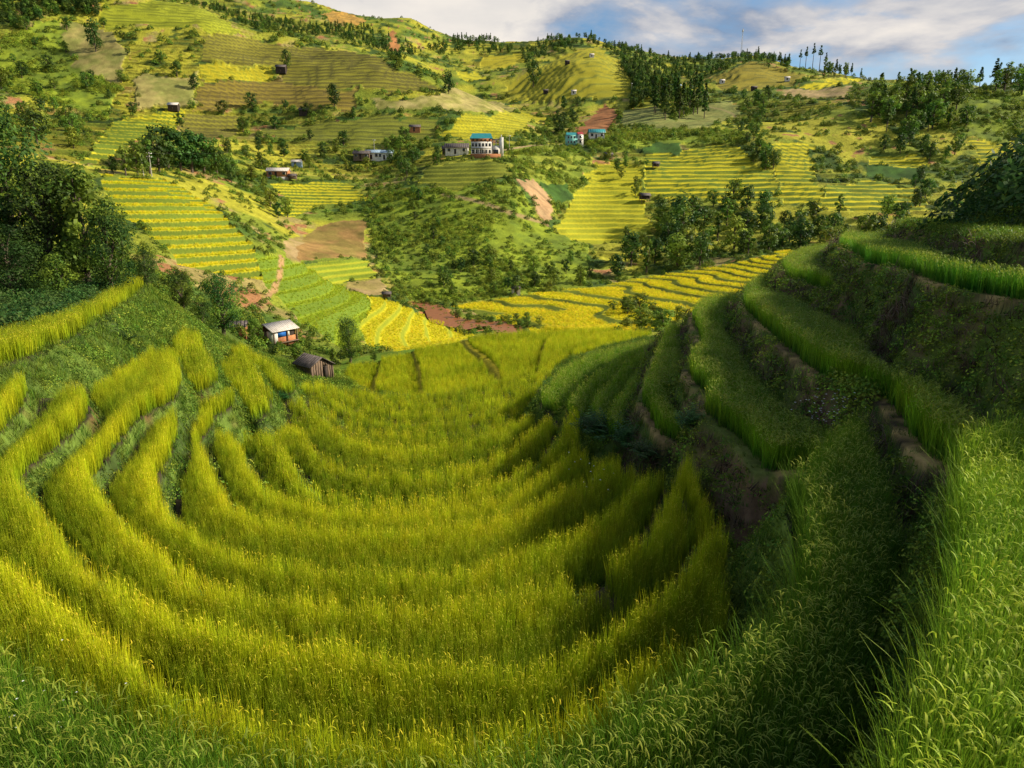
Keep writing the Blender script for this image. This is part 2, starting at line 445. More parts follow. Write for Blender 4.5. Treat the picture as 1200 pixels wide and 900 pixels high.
def base_height(x, y):
    """Loft plus gullies and knolls that grow with the scale of the slope."""
    z = loft(x, y)
    far = np.clip((y - 85) / 250, 0, 1)
    z = z + fbm(x, y, 60, 4, 3) * 6.0 * far + fbm(x, y, 18, 3, 9) * 0.55 * np.clip((y - 60) / 80, 0, 1)
    return z


def ground(pts):
    """World points where lines of sight of traced points first meet the valley beyond the near terraces."""
    p = np.atleast_2d(np.asarray(pts, float))
    d = pix_dir(p[:, 0], p[:, 1])
    Y = np.exp(np.linspace(math.log(46), math.log(1290), 900))
    out = np.zeros((len(p), 3))
    for s in range(0, len(p), 200):
        dd = d[s:s + 200]
        X = dd[:, :1] / dd[:, 1:2] * Y[None]; Z = dd[:, 2:] / dd[:, 1:2] * Y[None]
        YY = np.broadcast_to(Y, X.shape)
        g = base_height(X, YY) - Z
        hit = g > 0
        k = np.where(hit.any(1), hit.argmax(1), np.abs(g).argmin(1))
        k0 = np.maximum(k - 1, 0)
        n = np.arange(len(dd))
        g0, g1 = g[n, k0], g[n, k]
        f = np.where((g1 > 0) & (g0 <= 0), -g0 / (g1 - g0 + 1e-9), 1)
        yy = Y[k0] + (Y[k] - Y[k0]) * np.clip(f, 0, 1)
        xx = dd[:, 0] / dd[:, 1] * yy
        out[s:s + 200] = np.stack([xx, yy, base_height(xx, yy)], -1)
    return out


def gp(px, py):
    return ground([(px, py)])[0]


# ------------------------------------------------------------------ the near terraces: level platforms with traced edges
PLAT = []


def platform(name, xy, z, slope, rice=None, rh=0.8, inset=0.08, label=None, wide=False):
    a = np.asarray(xy)
    PLAT.append(dict(name=name, poly=[tuple(p) for p in a], z=z, slope=slope, rice=rice, rh=rh, inset=inset, label=label, wide=wide))


RH = 0.8
# the great bowl, edge of the rice tops traced, from the lowest terrace to the highest
BOWL = [
    ('m', -9.1, [(400, 447), (420, 450), (440, 453), (480, 455), (530, 450), (580, 440), (618, 428), (640, 420)]),
    ('l', -8.7, [(385, 444), (400, 452), (420, 458), (440, 462), (480, 465), (530, 461), (570, 452), (610, 439), (640, 426)]),
    ('k', -8.3, [(372, 441), (390, 449), (417, 463), (450, 473), (483, 476), (517, 474), (557, 465), (600, 452), (635, 436)]),
    ('j', -7.9, [(360, 440), (372, 448), (400, 464), (433, 480), (467, 486), (510, 486), (550, 479), (590, 466), (628, 447)]),
    ('i', -7.5, [(345, 441), (360, 453), (383, 470), (417, 489), (450, 497), (500, 499), (550, 492), (583, 482), (622, 464), (632, 458)]),
    ('h', -7.1, [(322, 440), (340, 447), (360, 465), (382, 485), (400, 497), (430, 508), (460, 515), (495, 515), (535, 509), (583, 494), (617, 478), (638, 464)]),
    ('g', -6.6, [(332, 489), (347, 491), (360, 505), (370, 518), (393, 532), (417, 540), (467, 544), (517, 541), (550, 534), (583, 521), (617, 501), (640, 482), (652, 472)]),
    ('e', -6.0, [(297, 497), (315, 499), (340, 527), (355, 547), (373, 562), (417, 571), (483, 573), (537, 563), (583, 548), (633, 528), (658, 498), (668, 478), (679, 470)]),
    ('f', -5.7, [(252, 493), (268, 498), (280, 512), (290, 531), (303, 550), (325, 566), (350, 577), (395, 587), (450, 590), (500, 588), (545, 581), (590, 569), (630, 549), (655, 530), (676, 518)]),
    ('d', -5.4, [(235, 469), (247, 472), (238, 485), (233, 499), (240, 517), (248, 535), (262, 567), (285, 585), (333, 600), (390, 609), (450, 611), (517, 606), (583, 593), (633, 577), (667, 558), (690, 546), (704, 532), (718, 522)]),
    ('c', -4.88, [(190, 465), (204, 467), (202, 490), (186, 520), (181, 540), (183, 558), (195, 586), (230, 612), (267, 629), (333, 645), (400, 653), (475, 655), (517, 652), (558, 647), (600, 633), (642, 622), (667, 611), (700, 592), (733, 568), (755, 548), (778, 541)]),
    ('b', -4.5, [(178, 400), (200, 401), (208, 423), (200, 445), (167, 460), (140, 483), (110, 517), (98, 531), (103, 547), (120, 570), (147, 598), (173, 619), (203, 642), (240, 662), (300, 679), (350, 684), (400, 688), (475, 694), (525, 690), (583, 682), (640, 667), (690, 650), (715, 638), (750, 617), (775, 590), (792, 550), (805, 524)]),
    ('a', -4.1, [(82, 441), (96, 442), (100, 456), (83, 473), (50, 497), (20, 520), (13, 534), (20, 552), (37, 574), (63, 604), (93, 634), (133, 664), (187, 692), (250, 714), (317, 728), (392, 737), (475, 753), (550, 756), (600, 761), (642, 748), (683, 731), (725, 712), (765, 685), (795, 655), (818, 622), (834, 598), (850, 577)]),
    ('n', -3.7, [(10, 427), (26, 428), (24, 440), (0, 466), (-40, 500), (-60, 540), (-40, 600), (0, 640), (67, 681), (100, 705), (163, 745), (230, 784), (300, 813), (350, 822), (412, 830), (475, 836), (550, 832), (620, 820), (680, 796), (740, 762), (790, 735), (840, 735), (880, 722)]),
]
tipL, tipR = {}, {}
order = ['n', 'a', 'b', 'c', 'd', 'f', 'e', 'g', 'h', 'i', 'j', 'k', 'l', 'm']
lipxy = {}
for nm, z, pts in BOWL:
    xy = spline(on_plane(pts, z * SC), 4)
    lipxy[nm] = xy
    tipL[nm], tipR[nm] = xy[0], xy[-1]
for nm, z, pts in BOWL:
    k = order.index(nm)
    back = [tuple(tipR[q]) for q in order[k - 1::-1]] if k else []
    closeR = back + [(3.6, 5.3), (30, 5), (30, -25), (-90, -25), (-90, 33)]
    closeL = [tuple(tipL[q]) for q in order[:k][1:]] if k > 1 else []
    if nm == 'n':
        closeL = []; closeR = [(3.6, 5.3), (30, 5), (30, -25), (-90, -25), (-90, 27)]
    poly = [tuple(q) for q in lipxy[nm]] + closeR + closeL
    platform('bowl_' + nm, poly, z * SC - RH, 1.6, 'gold', RH, 0.06)

# level ground for the lowest fields and the rounded shoulder comes from the loft
# small separate patches beyond the bowl's upper horn
def patch(name, pts, z, slope=2.0, rh=0.8, rice='gold', label=None):
    xy = on_plane(pts, z * SC)
    c = xy.mean(0)
    r = []
    for q in xy:
        v = q - c
        r.append(q + v / (np.linalg.norm(v) + 1e-6) * 0.15)
    r = spline(np.vstack([r, r[:1]]), 3)[:-1]
    platform(name, r, z * SC - rh, slope, rice, rh, 0.12, label)


patch('p1', [(202, 388), (215, 381), (233, 383), (236, 400), (248, 416), (247, 430), (226, 436), (213, 428), (209, 408)], -5.0)
patch('p2', [(222, 447), (235, 439), (258, 438), (270, 445), (266, 456), (250, 464), (230, 466), (221, 458)], -5.6)
patch('p3', [(253, 418), (270, 411), (290, 412), (300, 428), (314, 446), (312, 462), (302, 472), (290, 466), (276, 446), (262, 430)], -6.2)
patch('p4', [(268, 402), (285, 399), (298, 408), (318, 420), (333, 432), (345, 441), (335, 446), (318, 440), (304, 424), (285, 412)], -6.8)

# the long strip below the trees
T0 = on_plane([(-60, 430), (0, 402), (40, 390), (80, 375), (110, 360), (140, 343), (160, 330), (168, 322), (160, 318)], -3.3 * SC)
T0 = np.vstack([spline(T0, 3), [(-34, 47), (-60, 40), (-60, 10)]])
platform('strip', T0, -3.3 * SC - 0.8, 1.0, 'gold', 0.8, 0.2)

# front terrace A and the terraces on the steep side
A_lip = on_plane([(-250, 660), (-100, 690), (0, 736), (60, 762), (130, 792), (230, 826), (330, 847), (440, 864), (520, 866), (600, 851), (680, 822), (760, 782), (830, 742), (880, 716), (915, 685), (938, 650), (944, 610), (934, 565), (925, 534), (945, 524)], -3.0 * SC)
platform('front', np.vstack([spline(A_lip, 4), [(8.5, 15.5), (30, 16), (30, -25), (-40, -25), (-40, 1)]]), -3.0 * SC - 0.95, 1.8, 'green', 0.95, 0.1)


def soil_plat(name, pts, z, close, slope, rice, rh, inset=0.36):
    xy = spline(on_plane(pts, z * SC), 3)
    platform(name, np.vstack([xy, close]), z * SC, slope, rice, rh, inset)


def near_top(name, pts, z, close, slope=1.6, rh=0.75):
    xy = spline(on_plane(pts, z * SC), 3)
    platform(name, np.vstack([xy, close]), z * SC - rh, slope, 'mid', rh, 0.12)


FARX = 70
near_top('g1', [(742, 398), (715, 405), (685, 413), (658, 428), (642, 442), (633, 457), (640, 466), (655, 470)], -6.7, [(9, 24), (14, 20), (FARX, 20), (FARX, 46)])
near_top('g2', [(748, 400), (725, 412), (700, 431), (674, 452), (663, 465), (668, 474), (682, 477)], -6.3, [(9, 22), (14, 19), (FARX, 19), (FARX, 42)])
near_top('g3', [(754, 402), (737, 416), (718, 434), (698, 457), (692, 470), (697, 481), (706, 482)], -5.9, [(9, 21), (14, 18), (FARX, 18), (FARX, 39)])
near_top('g4', [(760, 404), (752, 414), (738, 437), (718, 463), (710, 476), (717, 488), (737, 489)], -5.35, [(10, 19), (14, 17), (FARX, 17), (FARX, 36)])
soil_plat('g5', [(779, 388), (764, 418), (757, 440), (749, 460), (745, 471), (753, 484), (765, 506), (776, 518), (795, 522)], -5.1, [(12, 17), (FARX, 17), (FARX, 37)], 3.0, 'mid', 0.75, 0.25)
soil_plat('s1', [(850, 352), (825, 355), (812, 363), (806, 378), (815, 408), (802, 427), (799, 440), (806, 452), (818, 462), (815, 480), (828, 496), (846, 508), (862, 523), (872, 539), (880, 556), (905, 560)], -4.15, [(8.5, 13.5), (FARX, 13), (FARX, 40)], 4.0, 'mid', 0.75)
soil_plat('s2', [(905, 322), (880, 334), (868, 346), (866, 360), (882, 378), (906, 403), (945, 436), (985, 453), (1022, 466), (1034, 480), (1060, 521), (1100, 561), (1127, 582), (1150, 575)], -3.1, [(8, 8), (FARX, 8), (FARX, 38)], 3.2, 'mid', 0.75, 0.34)
soil_plat('side', [(1180, 540), (1140, 552), (1128, 590), (1122, 650), (1126, 700), (1108, 780), (1092, 850), (1080, 905), (1060, 1000), (1000, 1300)], -2.75, [(2.2, -3), (12, -8), (16, 6)], 2.2, 'greenlong', 0.95, 0.0)
soil_plat('s2b', [(975, 292), (940, 299), (918, 310), (914, 322), (924, 328), (942, 333), (967, 343), (980, 350)], -2.35, [(13, 22), (FARX, 20), (FARX, 40)], 1.6, 'mid', 0.6, 0.26)
soil_plat('s3', [(985, 280), (980, 287), (990, 295), (1003, 303), (1014, 309), (1049, 315), (1085, 330), (1120, 341), (1156, 347), (1200, 355), (1300, 385), (1500, 440)], -1.3, [(12, 4), (20, -20), (FARX, -20), (FARX, 44), (24, 44)], 2.4, 'fresh', 0.62, 0.26)
S4 = np.vstack([spline(on_plane([(1060, 262), (1052, 264), (1060, 265.5), (1088, 267.5), (1120, 272.5), (1152, 279), (1200, 284)], -0.65), 3), [(16, 8), (22, -4), (32, -25)]])
platform('s4', np.vstack([S4, [(FARX, -25), (FARX, 46)]]), -0.65, 2.5, None)


def hill_step(name, line, z, slope):
    l = spline(line, 4)
    platform(name, np.vstack([l, [(150, l[-1][1]), (150, l[0][1])]]), z, slope, None)


hill_step('s5', [(36, 46), (30, 37), (22, 26), (17.5, 19), (17, 11), (24, -4), (36, -25)], 0.15, 1.5)
hill_step('s6', [(39, 46), (33, 37), (25.5, 26), (21, 19), (20.5, 11), (27, -4), (39, -25)], 0.9, 1.2)
platform('mound', spline(np.array([(28, 36), (22.8, 30), (19.8, 25), (19.4, 20), (21.2, 15), (28, 12)]), 4).tolist() + [(40, 12), (40, 36)], 1.9, 0.95, None)
hill_step('hill1', [(47, 43), (40, 37), (32, 28), (26, 20), (26, 10), (33, -4), (46, -25)], 2.5, 0.9)  # hillside beyond the frame; its steps are shaped for the shadow they cast
hill_step('hill2', [(56, 34), (47, 29), (40, 23), (35, 16), (34, 8), (41, -4), (54, -25)], 4.5, 0.9)
hill_step('hill3', [(66, 20), (55, 18), (47, 14), (44, 8), (44, 2), (50, -8), (62, -40)], 6.5, 0.9)
hill_step('hill4', [(80, 10), (58, 8.5), (48, 5), (46, -2), (50, -20), (70, -42)], 21.0, 0.9)  # unseen hill added to shade the front terrace


def near_height(x, y, with_info=False):
    """Highest of: the loft, and every platform with its sloping bank."""
    z = base_height(x, y)
    win = np.full(x.shape, -1, int)
    din = np.zeros(x.shape)
    toe = np.full(x.shape, 9.0)
    wob = fbm(x, y, 1.7, 3, 21) * 0.10
    for k, p in enumerate(PLAT):
        P = np.array(p['poly'])
        reach = (p['z'] + 14) / p['slope'] + 1
        sel = (x > P[:, 0].min() - reach) & (x < P[:, 0].max() + reach) & (y > P[:, 1].min() - reach) & (y < P[:, 1].max() + reach)
        sel &= z < p['z'] + 0.001
        if not sel.any(): continue
        s = signed(p['poly'], x[sel], y[sel]) + wob[sel]
        sl = p['slope']
        if p['name'].startswith('bowl'):
            sl = np.interp(x[sel], [-9, -4], [2.4, 1.8])
        out = np.maximum(0, -s)
        zz = p['z'] - sl * out
        zz = np.where(s > 0, zz + 0.0, zz)
        zs = z[sel]; up = zz > zs
        zs[up] = zz[up]; z[sel] = zs
        ws = win[sel]; ws[up] = np.where(s[up] > -0.02, k, -2 - k); win[sel] = ws
        ds = din[sel]; ds[up] = s[up]; din[sel] = ds
    if with_info == 2:                        # distance to the foot of the next bank up
        for p in PLAT:
            P = np.array(p['poly']); reach = 6
            sel = (x > P[:, 0].min() - reach) & (x < P[:, 0].max() + reach) & (y > P[:, 1].min() - reach) & (y < P[:, 1].max() + reach)
            sel &= (z < p['z'] - 0.05) & (win >= 0)
            if not sel.any(): continue
            out = -signed(p['poly'], x[sel], y[sel]) - wob[sel]
            sl = p['slope'] if not p['name'].startswith('bowl') else np.interp(x[sel], [-9, -4], [2.4, 1.8])
            toe[sel] = np.minimum(toe[sel], np.maximum(out - (p['z'] - z[sel]) / sl, 0))
        return z, win, din, toe
    if with_info: return z, win, din
    return z


# ------------------------------------------------------------------ fields on the far slopes, traced and laid on the ground
GOLD = ((0.56, 0.47, 0.018), (0.115, 0.155, 0.018))
LEMON = ((0.58, 0.50, 0.02), (0.24, 0.27, 0.02))
LIME = ((0.30, 0.36, 0.025), (0.13, 0.19, 0.02))
OLIVE = ((0.24, 0.22, 0.025), (0.11, 0.10, 0.025))
GREEN = ((0.16, 0.25, 0.02), (0.09, 0.14, 0.02))
TAN = ((0.34, 0.24, 0.11), (0.24, 0.19, 0.06))
SOIL = ((0.30, 0.125, 0.05), (0.22, 0.10, 0.04))
EARTH = ((0.27, 0.16, 0.055), (0.20, 0.15, 0.04))
DARK = ((0.06, 0.125, 0.02), (0.045, 0.09, 0.018))
LUSH = ((0.22, 0.27, 0.022), (0.12, 0.165, 0.02))
# name, label, points, colours, terrace height, share of riser
FIELDS = [
    ('scrub_slope', 'lush bright green scrub slope of the gorge bank', [(440, 226), (500, 222), (560, 216), (600, 214), (640, 262), (690, 290), (685, 336), (600, 346), (520, 354), (468, 345), (446, 320), (432, 260)], LUSH, 0, 0),
    ('scrub_slope', 'bright lime scrub slope beside the wooded knoll at the picture edge', [(1092, 112), (1140, 108), (1210, 106), (1210, 162), (1140, 164), (1098, 152)], LUSH, 0, 0),
    ('scrub_slope', 'grassy lime slope high on the mountain at the picture edge', [(0, 48), (40, 24), (72, 20), (80, 60), (140, 104), (120, 140), (60, 120), (0, 100)], LUSH, 0, 0),
    ('scrub_slope', 'sunny scrub slope between big teal house and tan landslip', [(600, 178), (668, 172), (700, 186), (668, 238), (650, 250), (632, 214), (600, 204)], ((0.26, 0.28, 0.03), (0.17, 0.22, 0.025)), 0, 0),
    ('scrub_slope', 'rough green slope above the yellow fields under the gully trees', [(690, 152), (868, 152), (868, 166), (800, 167), (750, 170), (715, 184), (690, 172)], ((0.22, 0.27, 0.025), (0.13, 0.18, 0.02)), 0, 0),
    ('rice_field', 'golden stepped rice field beside the twin poles, above the big trees', [(120, 207), (185, 207), (225, 228), (262, 252), (296, 288), (305, 328), (262, 322), (212, 312), (190, 285), (165, 262), (140, 250)], GOLD, 1.25, 0.34),
    ('rice_field', 'lime green stepped field on the flank above the tarpaulin hut', [(298, 296), (345, 303), (395, 330), (434, 349), (428, 372), (432, 398), (405, 410), (352, 378), (308, 335)], ((0.24, 0.31, 0.018), (0.13, 0.19, 0.02)), 1.5, 0.4),
    ('rice_field', 'bright lemon yellow terraces running down to the muddy river', [(432, 346), (448, 346), (478, 360), (515, 376), (560, 392), (510, 408), (470, 414), (436, 408), (424, 380)], LEMON, 0.9, 0.2),
    ('rice_field', 'golden terraces on the far river bank around the lone shed', [(528, 358), (600, 345), (690, 336), (770, 322), (850, 309), (925, 293), (950, 297), (900, 330), (860, 352), (790, 376), (750, 389), (640, 385), (575, 372)], ((0.60, 0.50, 0.018), (0.14, 0.17, 0.018)), 0.72, 0.26),
    ('rice_field', 'wide sunny yellow rice field with two thatched field huts', [(650, 272), (668, 240), (700, 190), (722, 188), (752, 196), (752, 230), (768, 262), (745, 283), (700, 286)], ((0.48, 0.42, 0.02), (0.26, 0.27, 0.02)), 1.7, 0.34),
    ('rice_field', 'finely stepped yellow field between the dark shrub row and treeline', [(754, 182), (800, 178), (838, 168), (868, 172), (882, 190), (905, 200), (915, 238), (870, 240), (800, 232), (756, 230)], GOLD, 1.9, 0.4),
    ('rice_field', 'yellow stepped field right below the pine hill shadow', [(890, 165), (950, 168), (952, 195), (962, 235), (920, 240), (906, 196)], GOLD, 1.9, 0.36),
    ('rice_field', 'yellow rice steps under the dark green crop strip', [(962, 218), (1015, 212), (1086, 216), (1086, 244), (1005, 246), (962, 240)], GOLD, 1.8, 0.4),
    ('rice_field', 'small golden steps at the picture edge above the bush mound', [(1140, 166), (1210, 164), (1210, 192), (1145, 192)], GOLD, 1.9, 0.36),
    ('crop_field', 'dark green crop strip above yellow rice steps', [(1016, 196), (1085, 194), (1085, 209), (1015, 208)], DARK, 0, 0),
    ('rice_field', 'thin yellow steps above the dark green crop strip', [(1020, 185), (1085, 183), (1088, 193), (1018, 195)], GOLD, 1.6, 0.4),
    ('crop_field', 'dark green crop patch above the finely stepped field', [(750, 172), (770, 167), (800, 168), (797, 180), (752, 181)], DARK, 0, 0),
    ('crop_field', 'deep green plot beside the tan landslip', [(632, 216), (664, 214), (674, 232), (652, 240)], DARK, 0, 0),
    ('rice_field', 'small golden field below the long grey roofed house', [(320, 216), (412, 212), (420, 226), (440, 234), (378, 240), (345, 256), (332, 250), (338, 232)], GOLD, 1.1, 0.34),
    ('rice_field', 'lime rice strips below the bare brown plot', [(358, 309), (432, 302), (440, 326), (385, 330)], ((0.38, 0.38, 0.025), (0.16, 0.21, 0.02)), 1.0, 0.35),
    ('bare_field', 'bare orange brown plot on the opposite slope', [(352, 278), (385, 262), (425, 258), (429, 300), (352, 306)], EARTH, 0, 0),
    ('corn_field', 'dry straw coloured corn patch beside the bare plot', [(334, 282), (352, 276), (353, 308), (336, 302)], TAN, 0, 0),
    ('corn_field', 'dry corn strip just above the small shed', [(392, 331), (442, 327), (458, 343), (430, 345)], TAN, 0, 0),
    ('rice_field', 'lime green rice dome on the high mountain shoulder', [(120, 2), (205, 2), (240, 10), (290, 38), (240, 34), (172, 30), (122, 32)], ((0.34, 0.36, 0.025), (0.18, 0.2, 0.02)), 2.6, 0.4),
    ('rice_field', 'long olive brown stepped slope across the mountain', [(238, 36), (292, 40), (330, 50), (440, 64), (500, 96), (530, 108), (425, 104), (330, 98), (322, 74), (238, 68)], OLIVE, 2.4, 0.45),
    ('rice_field', 'yellow band of rice in the middle of the mountain', [(234, 72), (318, 76), (318, 92), (235, 90)], ((0.46, 0.38, 0.02), (0.24, 0.24, 0.02)), 2.4, 0.34),
    ('rice_field', 'brownish stepped field below the yellow mountain band', [(238, 92), (320, 94), (420, 106), (412, 128), (330, 118), (262, 130), (225, 128)], ((0.26, 0.20, 0.03), (0.13, 0.1, 0.03)), 2.3, 0.42),
    ('rice_field', 'golden stepped field above the dark grove', [(92, 192), (128, 142), (195, 128), (222, 130), (200, 150), (160, 162), (112, 190)], GOLD, 2.2, 0.34),
    ('rice_field', 'dull gold stepped field beside the mountain hut', [(226, 132), (284, 136), (274, 160), (236, 164), (206, 150)], OLIVE, 2.2, 0.38),
    ('corn_field', 'pale dry corn slope in the fold of the mountain', [(162, 86), (232, 88), (226, 124), (160, 124)], ((0.30, 0.25, 0.08), (0.2, 0.2, 0.05)), 0, 0),
    ('corn_field', 'dry corn terraces high on the grassy mountain side', [(72, 22), (135, 36), (150, 62), (140, 96), (92, 84), (78, 50)], ((0.30, 0.25, 0.08), (0.2, 0.2, 0.05)), 0, 0),
    ('corn_field', 'long straw coloured corn band over the big yellow field', [(430, 116), (560, 114), (606, 126), (590, 132), (440, 130)], ((0.34, 0.28, 0.10), (0.22, 0.21, 0.05)), 0, 0),
    ('rice_field', 'large yellow rice field above the teal roofed house', [(512, 158), (545, 134), (600, 130), (640, 137), (618, 146), (600, 160), (560, 164)], ((0.46, 0.40, 0.02), (0.22, 0.22, 0.02)), 1.9, 0.34),
    ('rice_field', 'olive rice steps beside the dark shrubs and grey roofs', [(300, 150), (420, 138), (510, 138), (512, 158), (430, 172), (330, 160)], ((0.20, 0.21, 0.025), (0.11, 0.12, 0.025)), 2.0, 0.4),
    ('rice_field', 'green rice steps just below the teal roofed house', [(488, 216), (500, 196), (545, 188), (592, 190), (600, 204), (540, 220)], ((0.26, 0.26, 0.025), (0.14, 0.16, 0.02)), 1.8, 0.4),
    ('landslip', 'tan earth landslip beside the deep green plot', [(600, 207), (625, 210), (645, 232), (648, 264), (636, 252), (620, 226)], ((0.36, 0.22, 0.11), (0.3, 0.2, 0.1)), 0, 0),
    ('bare_field', 'red brown cut bank above the teal and red house', [(672, 156), (690, 140), (706, 122), (720, 128), (722, 142), (712, 158)], SOIL, 0, 0),
    ('bare_field', 'red earth scar on the high conical hill', [(455, 60), (458, 36), (463, 34), (464, 50), (470, 54), (466, 64)], ((0.40, 0.17, 0.06), (0.3, 0.14, 0.05)), 0, 0),
    ('rice_field', 'stepped fields on the rounded conical hill', [(590, 104), (612, 88), (648, 70), (676, 58), (700, 55), (726, 72), (738, 92), (740, 110), (700, 114), (640, 118), (596, 116)], ((0.34, 0.30, 0.025), (0.18, 0.19, 0.025)), 3.2, 0.34),
    ('rice_field', 'olive stepped hill top below the radio mast', [(836, 90), (858, 80), (880, 71), (905, 78), (945, 88), (930, 98), (880, 106), (840, 104)], ((0.27, 0.22, 0.03), (0.15, 0.14, 0.025)), 3.0, 0.35),
    ('rice_field', 'narrow yellow field band near the skyline trees', [(930, 100), (985, 92), (1008, 90), (1010, 96), (950, 104)], GOLD, 2.5, 0.3),
    ('rice_field', 'green rounded crest field below the skyline trees', [(958, 92), (980, 82), (1030, 80), (1046, 84), (1000, 89)], ((0.24, 0.24, 0.03), (0.15, 0.16, 0.02)), 3, 0.3),
    ('corn_field', 'pinkish dry corn slope under the narrow yellow band', [(916, 106), (950, 105), (1000, 100), (990, 114), (920, 114)], ((0.34, 0.24, 0.11), (0.25, 0.2, 0.07)), 0, 0),
    ('corn_field', 'sparse corn slope beside the dark pine stand', [(826, 122), (860, 118), (868, 132), (830, 150), (726, 148), (730, 130), (768, 124), (790, 142)], ((0.22, 0.22, 0.06), (0.17, 0.19, 0.05)), 0, 0),
    ('rice_field', 'green gold rice steps in the notch between the hills', [(565, 66), (610, 62), (616, 72), (585, 80), (560, 78)], ((0.40, 0.34, 0.025), (0.2, 0.2, 0.02)), 3, 0.3),
    ('rice_field', 'orange toned field on the skyline ridge', [(378, 16), (400, 12), (430, 24), (420, 29), (386, 26)], ((0.42, 0.24, 0.05), (0.3, 0.19, 0.05)), 0, 0),
    ('rice_field', 'rice steps on the valley saddle behind the conical hill', [(533, 82), (560, 84), (572, 92), (550, 96), (536, 90)], ((0.42, 0.38, 0.025), (0.2, 0.2, 0.02)), 3, 0.3),
    ('rice_field', 'smooth golden shoulder of rice beyond the bowl', [(398, 441), (408, 431), (440, 424), (470, 417), (520, 403), (570, 395), (640, 388), (700, 387), (762, 391), (740, 400), (690, 412), (655, 430), (634, 455), (600, 462), (540, 466), (480, 468), (430, 462)], ((0.48, 0.38, 0.018), (0.24, 0.22, 0.02)), 0.6, 0.12),
    ('grass_meadow', 'fresh green meadow strip behind the brown barn', [(395, 434), (402, 424), (440, 414), (500, 408), (540, 400), (500, 409), (440, 426)], ((0.16, 0.24, 0.02), (0.12, 0.2, 0.02)), 0, 0),
]
FXY = []
for f in FIELDS:
    p = np.array(f[2], float)
    q = np.vstack([p, p[:1]])
    dens = np.vstack([q[i] + (q[i + 1] - q[i]) * np.linspace(0, 1, 4)[:-1, None] for i in range(len(p))])
    FXY.append(ground(dens)[:, :2])


def field_of(x, y):
    r = np.full(x.shape, -1, int)
    wx = x + fbm(x, y, 9, 3, 41) * np.clip(y / 90, 0.1, 4)
    wy = y + fbm(x, y, 9, 3, 47) * np.clip(y / 90, 0.1, 4) * 1.6
    for k, P in enumerate(FXY):
        # an outline seen almost edge-on may fold over a crest; the box keeps it local
        m = (wx > P[:, 0].min()) & (wx < P[:, 0].max()) & (wy > P[:, 1].min()) & (wy < P[:, 1].max())
        if m.any():
            i = np.zeros(x.shape, bool); i[m] = inside(P, wx[m], wy[m]); r[i] = k
    return r


def terraced(z, x, y, step, riser):
    q = (z + fbm(x, y, 48, 3, 77) * 0.7 * step) / step
    fl = np.floor(q); fr = q - fl
    ramp = np.clip((fr - (1 - riser)) / max(riser, 0.01), 0, 1)
    return z + (fl + 0.10 * fr + 0.90 * ramp - q) * step, fr, fl


def full_far(x, y):
    z = base_height(x, y)
    fid = field_of(x, y)
    fr = np.zeros_like(z); fl = np.zeros_like(z)
    for k, f in enumerate(FIELDS):
        if f[4] > 0:
            m = fid == k
            if m.any():
                z[m], fr[m], fl[m] = terraced(z[m], x[m], y[m], f[4], f[5])
    # old grassed-over steps run round most of the open slopes as well
    m = (fid < 0) & (y > 150)
    if m.any():
        w = np.clip(fbm(x[m], y[m], 85, 2, 71) * 3 + 0.75, 0, 1) * np.clip((y[m] - 150) / 60, 0, 1)
        zt, f_, l_ = terraced(z[m], x[m], y[m], 2.3, 0.4)
        z[m] = z[m] * (1 - w) + zt * w; fr[m] = f_ * w; fl[m] = l_
    return z, fid, fr, fl


def cover(x, y, z, slope):
    """Colour of the uncultivated slopes: grass, scrub, dry corn, bare earth."""
    n1 = fbm(x, y, 34, 4, 5); n2 = fbm(x, y, 11, 4, 15); n3 = fbm(x, y, 70, 3, 25); n4 = fbm(x, y, 4, 3, 35)
    c = np.zeros(x.shape + (3,))
    c[:] = (0.19, 0.225, 0.024)
    def blend(col, w):
        w = np.clip(w, 0, 1)[..., None]
        c[:] = c * (1 - w) + np.array(col) * w
    blend((0.34, 0.32, 0.03), (n1 - 0.02) * 4)
    blend((0.07, 0.12, 0.02), (-n1 - 0.04) * 4)
    blend((0.30, 0.24, 0.08), (n2 - 0.22) * 5 * (n3 > -0.1))
    blend((0.05, 0.085, 0.018), (-n2 - 0.16) * 6)
    blend((0.27, 0.13, 0.055), (n4 + n2 - 0.62) * 6)
    c *= (1 + 0.35 * n4)[..., None]
    return np.clip(c, 0.01, 0.8)


def grid_faces(nr, nc):
    i = np.arange(nr * nc).reshape(nr, nc)
    return np.stack([i[:-1, :-1], i[:-1, 1:], i[1:, 1:], i[1:, :-1]], -1).reshape(-1, 4)


# far land ---------------------------------------------------------------
FAR0 = 57.0
ycuts = [(FAR0, 90, 90), (90, 160, 165), (160, 330, 190), (330, 480, 110), (480, 960, 95), (960, 2600, 10)]
ys = np.concatenate([np.exp(np.linspace(math.log(a), math.log(b), n, endpoint=False)) for a, b, n in ycuts])
al = np.concatenate([np.linspace(-1.7, -0.86, 40, endpoint=False), np.linspace(-0.86, 0.86, 880, endpoint=False), np.linspace(0.86, 1.9, 50)])
GX = ys[:, None] * al[None]; GY = np.broadcast_to(ys[:, None], GX.shape).copy()
GZ, GF, GR, GL = full_far(GX, GY)
GZ = GZ - 0.25 * (GY < 62)
dzx = np.gradient(base_height(GX, GY), axis=1) / np.maximum(np.gradient(GX, axis=1), 1e-6)
GC = cover(GX, GY, GZ, np.abs(dzx))
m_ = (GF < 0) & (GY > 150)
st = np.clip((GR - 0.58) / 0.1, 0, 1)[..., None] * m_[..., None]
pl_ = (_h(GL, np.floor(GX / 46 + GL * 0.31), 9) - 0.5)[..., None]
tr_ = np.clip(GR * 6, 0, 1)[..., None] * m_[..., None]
GC = GC * (1 - 0.52 * st) * (1 + tr_ * (0.2 + 0.6 * pl_))
